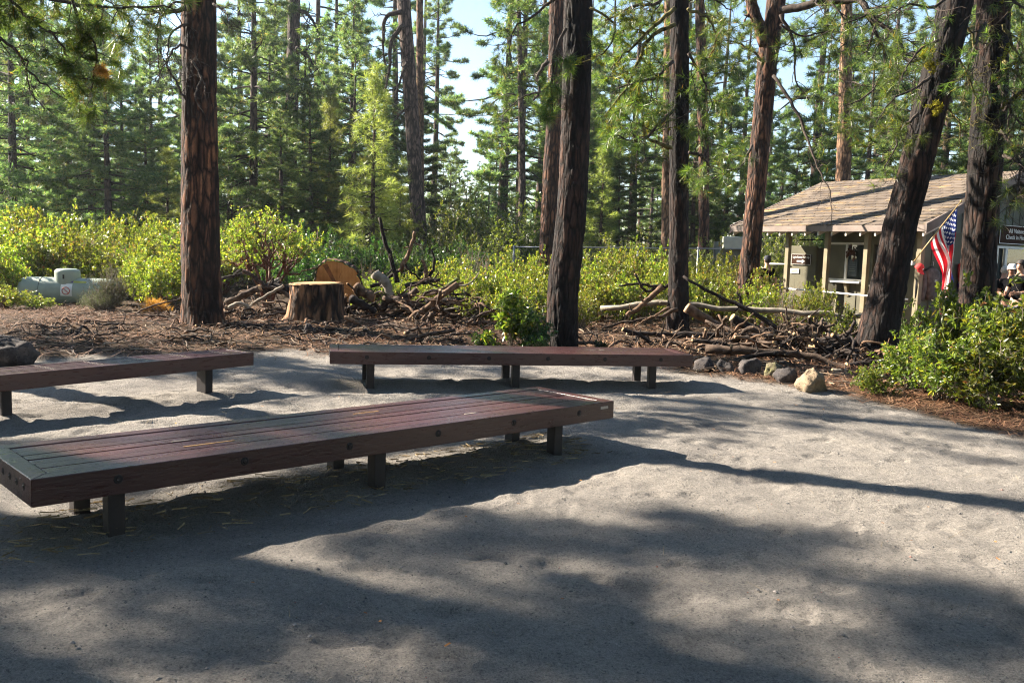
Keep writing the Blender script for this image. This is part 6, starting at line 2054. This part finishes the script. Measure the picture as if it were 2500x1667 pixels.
# ------------------------------------------------------------------ people
M['skin'] = simple('skin', (.45, .25, .17), .6, var=.06)
M['skin_dark'] = simple('tanned_skin', (.30, .15, .09), .6, var=.06)
M['hair'] = simple('dark_brown_hair', (.02, .013, .010), .7, var=.3, scale=30)
M['grey_hair'] = simple('grey_hair', (.45, .43, .40), .7, var=.2, scale=30)
M['jeans'] = simple('dark_denim', (.03, .035, .05), .9, var=.2)
M['shoe'] = simple('dark_shoe', (.03, .03, .03), .6)
M['eye'] = simple('eye', (.03, .02, .015), .2)
M['lip'] = simple('lips', (.30, .12, .10), .5)


def skin_mesh(name, verts, edges, radii, mats, parent, root=0, lv=2):
    me = bpy.data.meshes.new(name)
    me.from_pydata(verts, edges, [])
    me.materials.append(M[mats])
    o = link(name, me, parent)
    sk = o.modifiers.new('skin', 'SKIN')
    lay = me.skin_vertices[0].data
    for q, r_ in enumerate(radii):
        lay[q].radius = (r_, r_) if not isinstance(r_, tuple) else r_
        lay[q].use_root = q == root
    sk.use_smooth_shade = True
    sb = o.modifiers.new('sub', 'SUBSURF')
    sb.levels = sb.render_levels = lv
    return o


def person(label, loc, yaw, s, skin, shirt, hat, arms, group=None, lean=0.0, hair='hair'):
    """standing figure facing local -Y; arms: (left elbow, left wrist, right elbow, right wrist) points"""
    t = empty('person', loc, label, 'person', group, yaw)
    t.scale = (s, s, s)
    L = lean
    V = [(0, 0, .93), (0, .01, 1.10), (0, .02 - L * .3, 1.28), (0, .02 - L * .6, 1.42), (0, .01 - L * .8, 1.50), (0, -.005 - L, 1.575), (0, -.012 - L, 1.64), (0, .0 - L, 1.70), (0, -.105 - L, 1.625)]
    Rr = [.125, .115, .135, .075, .055, (.062, .07), (.078, .092), (.07, .085), .014]
    E_ = [(0, 1), (1, 2), (2, 3), (3, 4), (4, 5), (5, 6), (6, 7), (6, 8)]
    for sd in (-1, 1):
        b = len(V)
        V += [(sd * .10, 0, .86), (sd * .105, -.01, .50), (sd * .11, .02, .09), (sd * .115, -.12, .04)]
        Rr += [.088, .058, .042, .036]
        E_ += [(0, b), (b, b + 1), (b + 1, b + 2), (b + 2, b + 3)]
    for q, sd in enumerate((1, -1)):
        e, w = Vector(arms[q * 2]), Vector(arms[q * 2 + 1])
        b = len(V)
        d = (w - e).normalized()
        pm = w + d * .055
        V += [(sd * .17, .015 - L * .6, 1.40), tuple(e), tuple(w), tuple(pm)]
        Rr += [.056, .042, .028, (.034, .020)]
        E_ += [(3, b), (b, b + 1), (b + 1, b + 2), (b + 2, b + 3)]
        side = d.cross(Vector((0, 1, 0.2))).normalized()
        bend = Vector((0, -.25, 0))
        for k, (off, ln) in enumerate([(-.030, .066), (-.010, .080), (.010, .075), (.030, .058)]):
            c = len(V)
            r0 = pm + side * off + d * .022
            r1 = r0 + (d + bend * .4).normalized() * ln * .5
            r2 = r1 + (d + bend * 2.2).normalized() * ln * .5
            V += [tuple(r0), tuple(r1), tuple(r2)]
            Rr += [.0095, .0085, .007]
            E_ += [(b + 3, c), (c, c + 1), (c + 1, c + 2)]
        c = len(V)
        r0 = w + d * .03 + side * -.036 + Vector((0, -.012, 0))
        r1 = r0 + (d - side * .6 + bend).normalized() * .04
        V += [tuple(r0), tuple(r1)]
        Rr += [.011, .009]
        E_ += [(b + 2, c), (c, c + 1)]
    skin_mesh('body', V, E_, Rr, skin, t)
    # clothes
    V = [(0, 0, .90), (0, .01, 1.10), (0, .02 - L * .3, 1.28), (0, .02 - L * .6, 1.415), (0, .012 - L * .75, 1.465)]
    Rr = [(.165, .135), (.155, .13), (.168, .14), (.115, .095), .075]
    E_ = [(0, 1), (1, 2), (2, 3), (3, 4)]
    for q, sd in enumerate((1, -1)):
        e = Vector(arms[q * 2])
        b = len(V)
        s0 = Vector((sd * .175, .015 - L * .6, 1.395))
        V += [tuple(s0), tuple(s0 + (e - s0) * .55), tuple(s0 + (e - s0) * .72)]
        Rr += [.075, .066, .064]
        E_ += [(3, b), (b, b + 1), (b + 1, b + 2)]
    skin_mesh('shirt', V, E_, Rr, shirt, t)
    V, Rr, E_ = [(0, 0, .94)], [(.15, .125)], []
    for sd in (-1, 1):
        b = len(V)
        V += [(sd * .10, 0, .82), (sd * .106, -.01, .50), (sd * .11, .018, .10)]
        Rr += [.102, .078, .066]
        E_ += [(0, b), (b, b + 1), (b + 1, b + 2)]
    skin_mesh('trousers', V, E_, Rr, 'jeans', t)
    for sd in (-1, 1):
        skin_mesh('shoe', [(sd * .112, .05, .045), (sd * .114, -.06, .045), (sd * .118, -.17, .035)], [(0, 1), (1, 2)], [.048, .052, .042], 'shoe', t)
    hc = Vector((0, -.012 - L, 1.655))
    for sd in (-1, 1):
        g = Geo(); lathe(g, [(.001, .011), (.008, .008), (.011, 0), (.008, -.008), (.001, -.011)], 8, Matrix.Translation(hc + Vector((sd * .032, -.084, .0)))); g.build('eye', M['eye'], t, True)
        g = Geo(); lathe(g, [(.001, .033), (.012, .026), (.017, 0), (.011, -.024), (.001, -.03)], 8, Matrix.Translation(hc + Vector((sd * .082, .008, -.005)))); g.build('ear', M[skin], t, True)
    g = Geo(); tube(g, [hc + Vector((-.024, -.080, -.062)), hc + Vector((0, -.090, -.062)), hc + Vector((.024, -.080, -.062))], [.004, .007, .004], 6); g.build('mouth', M['lip'], t, True)
    # hair: shell over crown and back of the head
    def shell(sx, sy, sz, zmin, name, mt, c, cut):
        g = Geo()
        n, m_ = 22, 12
        th = np.linspace(0.001, math.pi * .78, m_)[:, None]
        ph = (np.arange(n) * 2 * math.pi / n)[None]
        lim = np.where(np.sin(ph) < -.35, cut, 1.0)
        tt = th * lim
        V = np.stack([sx * np.sin(tt) * np.cos(ph), sy * np.sin(tt) * np.sin(ph), sz * np.cos(tt) + 0 * ph], -1)
        V = V * (1 + .05 * vn(V[..., 0] * 40, V[..., 1] * 40, V[..., 2] * 20, 5))[..., None]
        i, j = np.meshgrid(np.arange(m_ - 1), np.arange(n), indexing='ij')
        F = np.stack([i * n + j, (i + 1) * n + j, (i + 1) * n + (j + 1) % n, i * n + (j + 1) % n], -1).reshape(-1, 4)
        g.add(V.reshape(-1, 3) + np.array(c), F)
        return g.build(name, M[mt], t, True)
    shell(.088, .105, .105, 0, 'hair', hair, hc + Vector((0, .012, .018)), .55)
    if hat:
        h_ = Geo()
        Mh = Matrix.Translation(hc + Vector((0, .006, .03)))
        lathe(h_, [(.001, .108), (.05, .10), (.085, .07), (.098, .02), (.10, -.005)], 22, Mh)
        ho = h_.build('cap', M[hat], t, True)
        h_ = Geo()
        th_ = np.linspace(-1.1, 1.1, 12)
        Vv = np.concatenate([np.stack([.10 * np.sin(th_), -.10 * np.cos(th_) + .006, 0 * th_ + .03], 1), np.stack([.11 * np.sin(th_), -.10 * np.cos(th_) - .075 * np.cos(th_ * 1.25), 0 * th_ + .018], 1)])
        h_.add(Vv + np.array(hc), np.array([[q, q + 1, 13 + q, 12 + q] for q in range(11)])).build('cap_visor', M[hat], ho)
    return t


M['white_cap'] = simple('white_cap', (.62, .62, .63), .8, var=.05)
M['navy_cap'] = simple('navy_cap', (.016, .018, .03), .8)
def stand(px, Y): 
    x = atY(px, 650, Y).x
    return (x, Y, g1(x, Y))
dn = [(.25, .06, 1.14), (.25, -.02, .90), (-.25, .06, 1.14), (-.25, -.02, .90)]
fw_ = [(.24, -.02, 1.13), (.12, -.24, 1.10), (-.24, -.02, 1.13), (-.12, -.24, 1.10)]
person('person in a dark cap and black shirt walking away behind the forked reddish pine', stand(1873, 23.4), R(200), .97, 'skin', 'black', 'navy_cap', dn)
p = person('dark-haired man in a black T-shirt facing left at the right edge', stand(2493, 18.2), R(-62), 1.0, 'skin', 'black', None, fw_)
g = Geo(); box(g, (.0, .165, 1.32), (.16, .004, .025)); g.build('shirt_print', M['sign_white'], p)
person('grey-haired person in black bending at the check-in window, left of the other two', stand(2454, 19.6), R(150), .93, 'skin', 'black', None, fw_, None, .10, 'grey_hair')
person('person in a white cap and black top between the grey-haired one and the man', stand(2472, 19.3), R(-40), .945, 'skin_dark', 'black', 'white_cap', fw_)
# ------------------------------------------------------------------ light, sky, camera
w = bpy.data.worlds.new('World')
SC.world = w
w.use_nodes = True
nt = w.node_tree
sky = nt.nodes.new('ShaderNodeTexSky')
sky.sky_type = 'NISHITA'
sky.sun_disc = False
sky.sun_elevation = SUN_EL
sky.sun_rotation = SUN_AZ
sky.air_density = 1.0
sky.dust_density = 0.1
nt.links.new(sky.outputs[0], nt.nodes['Background'].inputs[0])
nt.nodes['Background'].inputs[1].default_value = .055
ld = bpy.data.lights.new('sun', 'SUN')
ld.energy = 5.0
ld.angle = R(.53)
ld.color = (1.0, .90, .76)
lo = bpy.data.objects.new('sun', ld)
COL.objects.link(lo)
lo.location = (-30, 12, 30)
lo.rotation_euler = TOSUN.to_track_quat('Z', 'Y').to_euler()
cd = bpy.data.cameras.new('camera')
cd.sensor_width = 36.0
cd.lens = 36.0 * FPX / 2500.0
cd.clip_start, cd.clip_end = .05, 3000
co = bpy.data.objects.new('camera', cd)
COL.objects.link(co)
co.matrix_world = Matrix.Translation(CAM) @ CAMR.to_4x4()
SC.camera = co
SC.view_settings.view_transform = 'Standard'
SC.view_settings.look = 'None'
SC.view_settings.exposure = 2.42
SC.view_settings.gamma = 1.0
# thin morning haze under the pines: one closed box of even air round everything
g = Geo()
box(g, (0, 60, 21), (1000, 1000, 47))
m = bpy.data.materials.new('thin_haze')
m.use_nodes = True
m.node_tree.nodes.clear()
v_ = m.node_tree.nodes.new('ShaderNodeVolumePrincipled')
v_.inputs['Color'].default_value = (.86, .93, 1, 1)
v_.inputs['Density'].default_value = .00038
v_.inputs['Anisotropy'].default_value = .6
o_ = m.node_tree.nodes.new('ShaderNodeOutputMaterial')
m.node_tree.links.new(v_.outputs[0], o_.inputs['Volume'])
tag(g.build('haze', m), 'thin pale haze hanging among the far pines', 'haze', kind='stuff')
SC.cycles.volume_bounces = 0
SC.cycles.pixel_filter_type = 'BLACKMAN_HARRIS'
SC.cycles.filter_width = 1.15
SC.cycles.max_bounces = 8
SC.cycles.diffuse_bounces = 3
SC.cycles.transmission_bounces = 4
SC.cycles.use_adaptive_sampling = True
SC.cycles.adaptive_threshold = .02
SC.cycles.use_denoising = True
SC.cycles.denoiser = 'OPENIMAGEDENOISE'
SC.cycles.denoising_input_passes = 'RGB_ALBEDO_NORMAL'
SC.cycles.denoising_prefilter = 'NONE'
SC.cycles.sample_clamp_indirect = 6.0
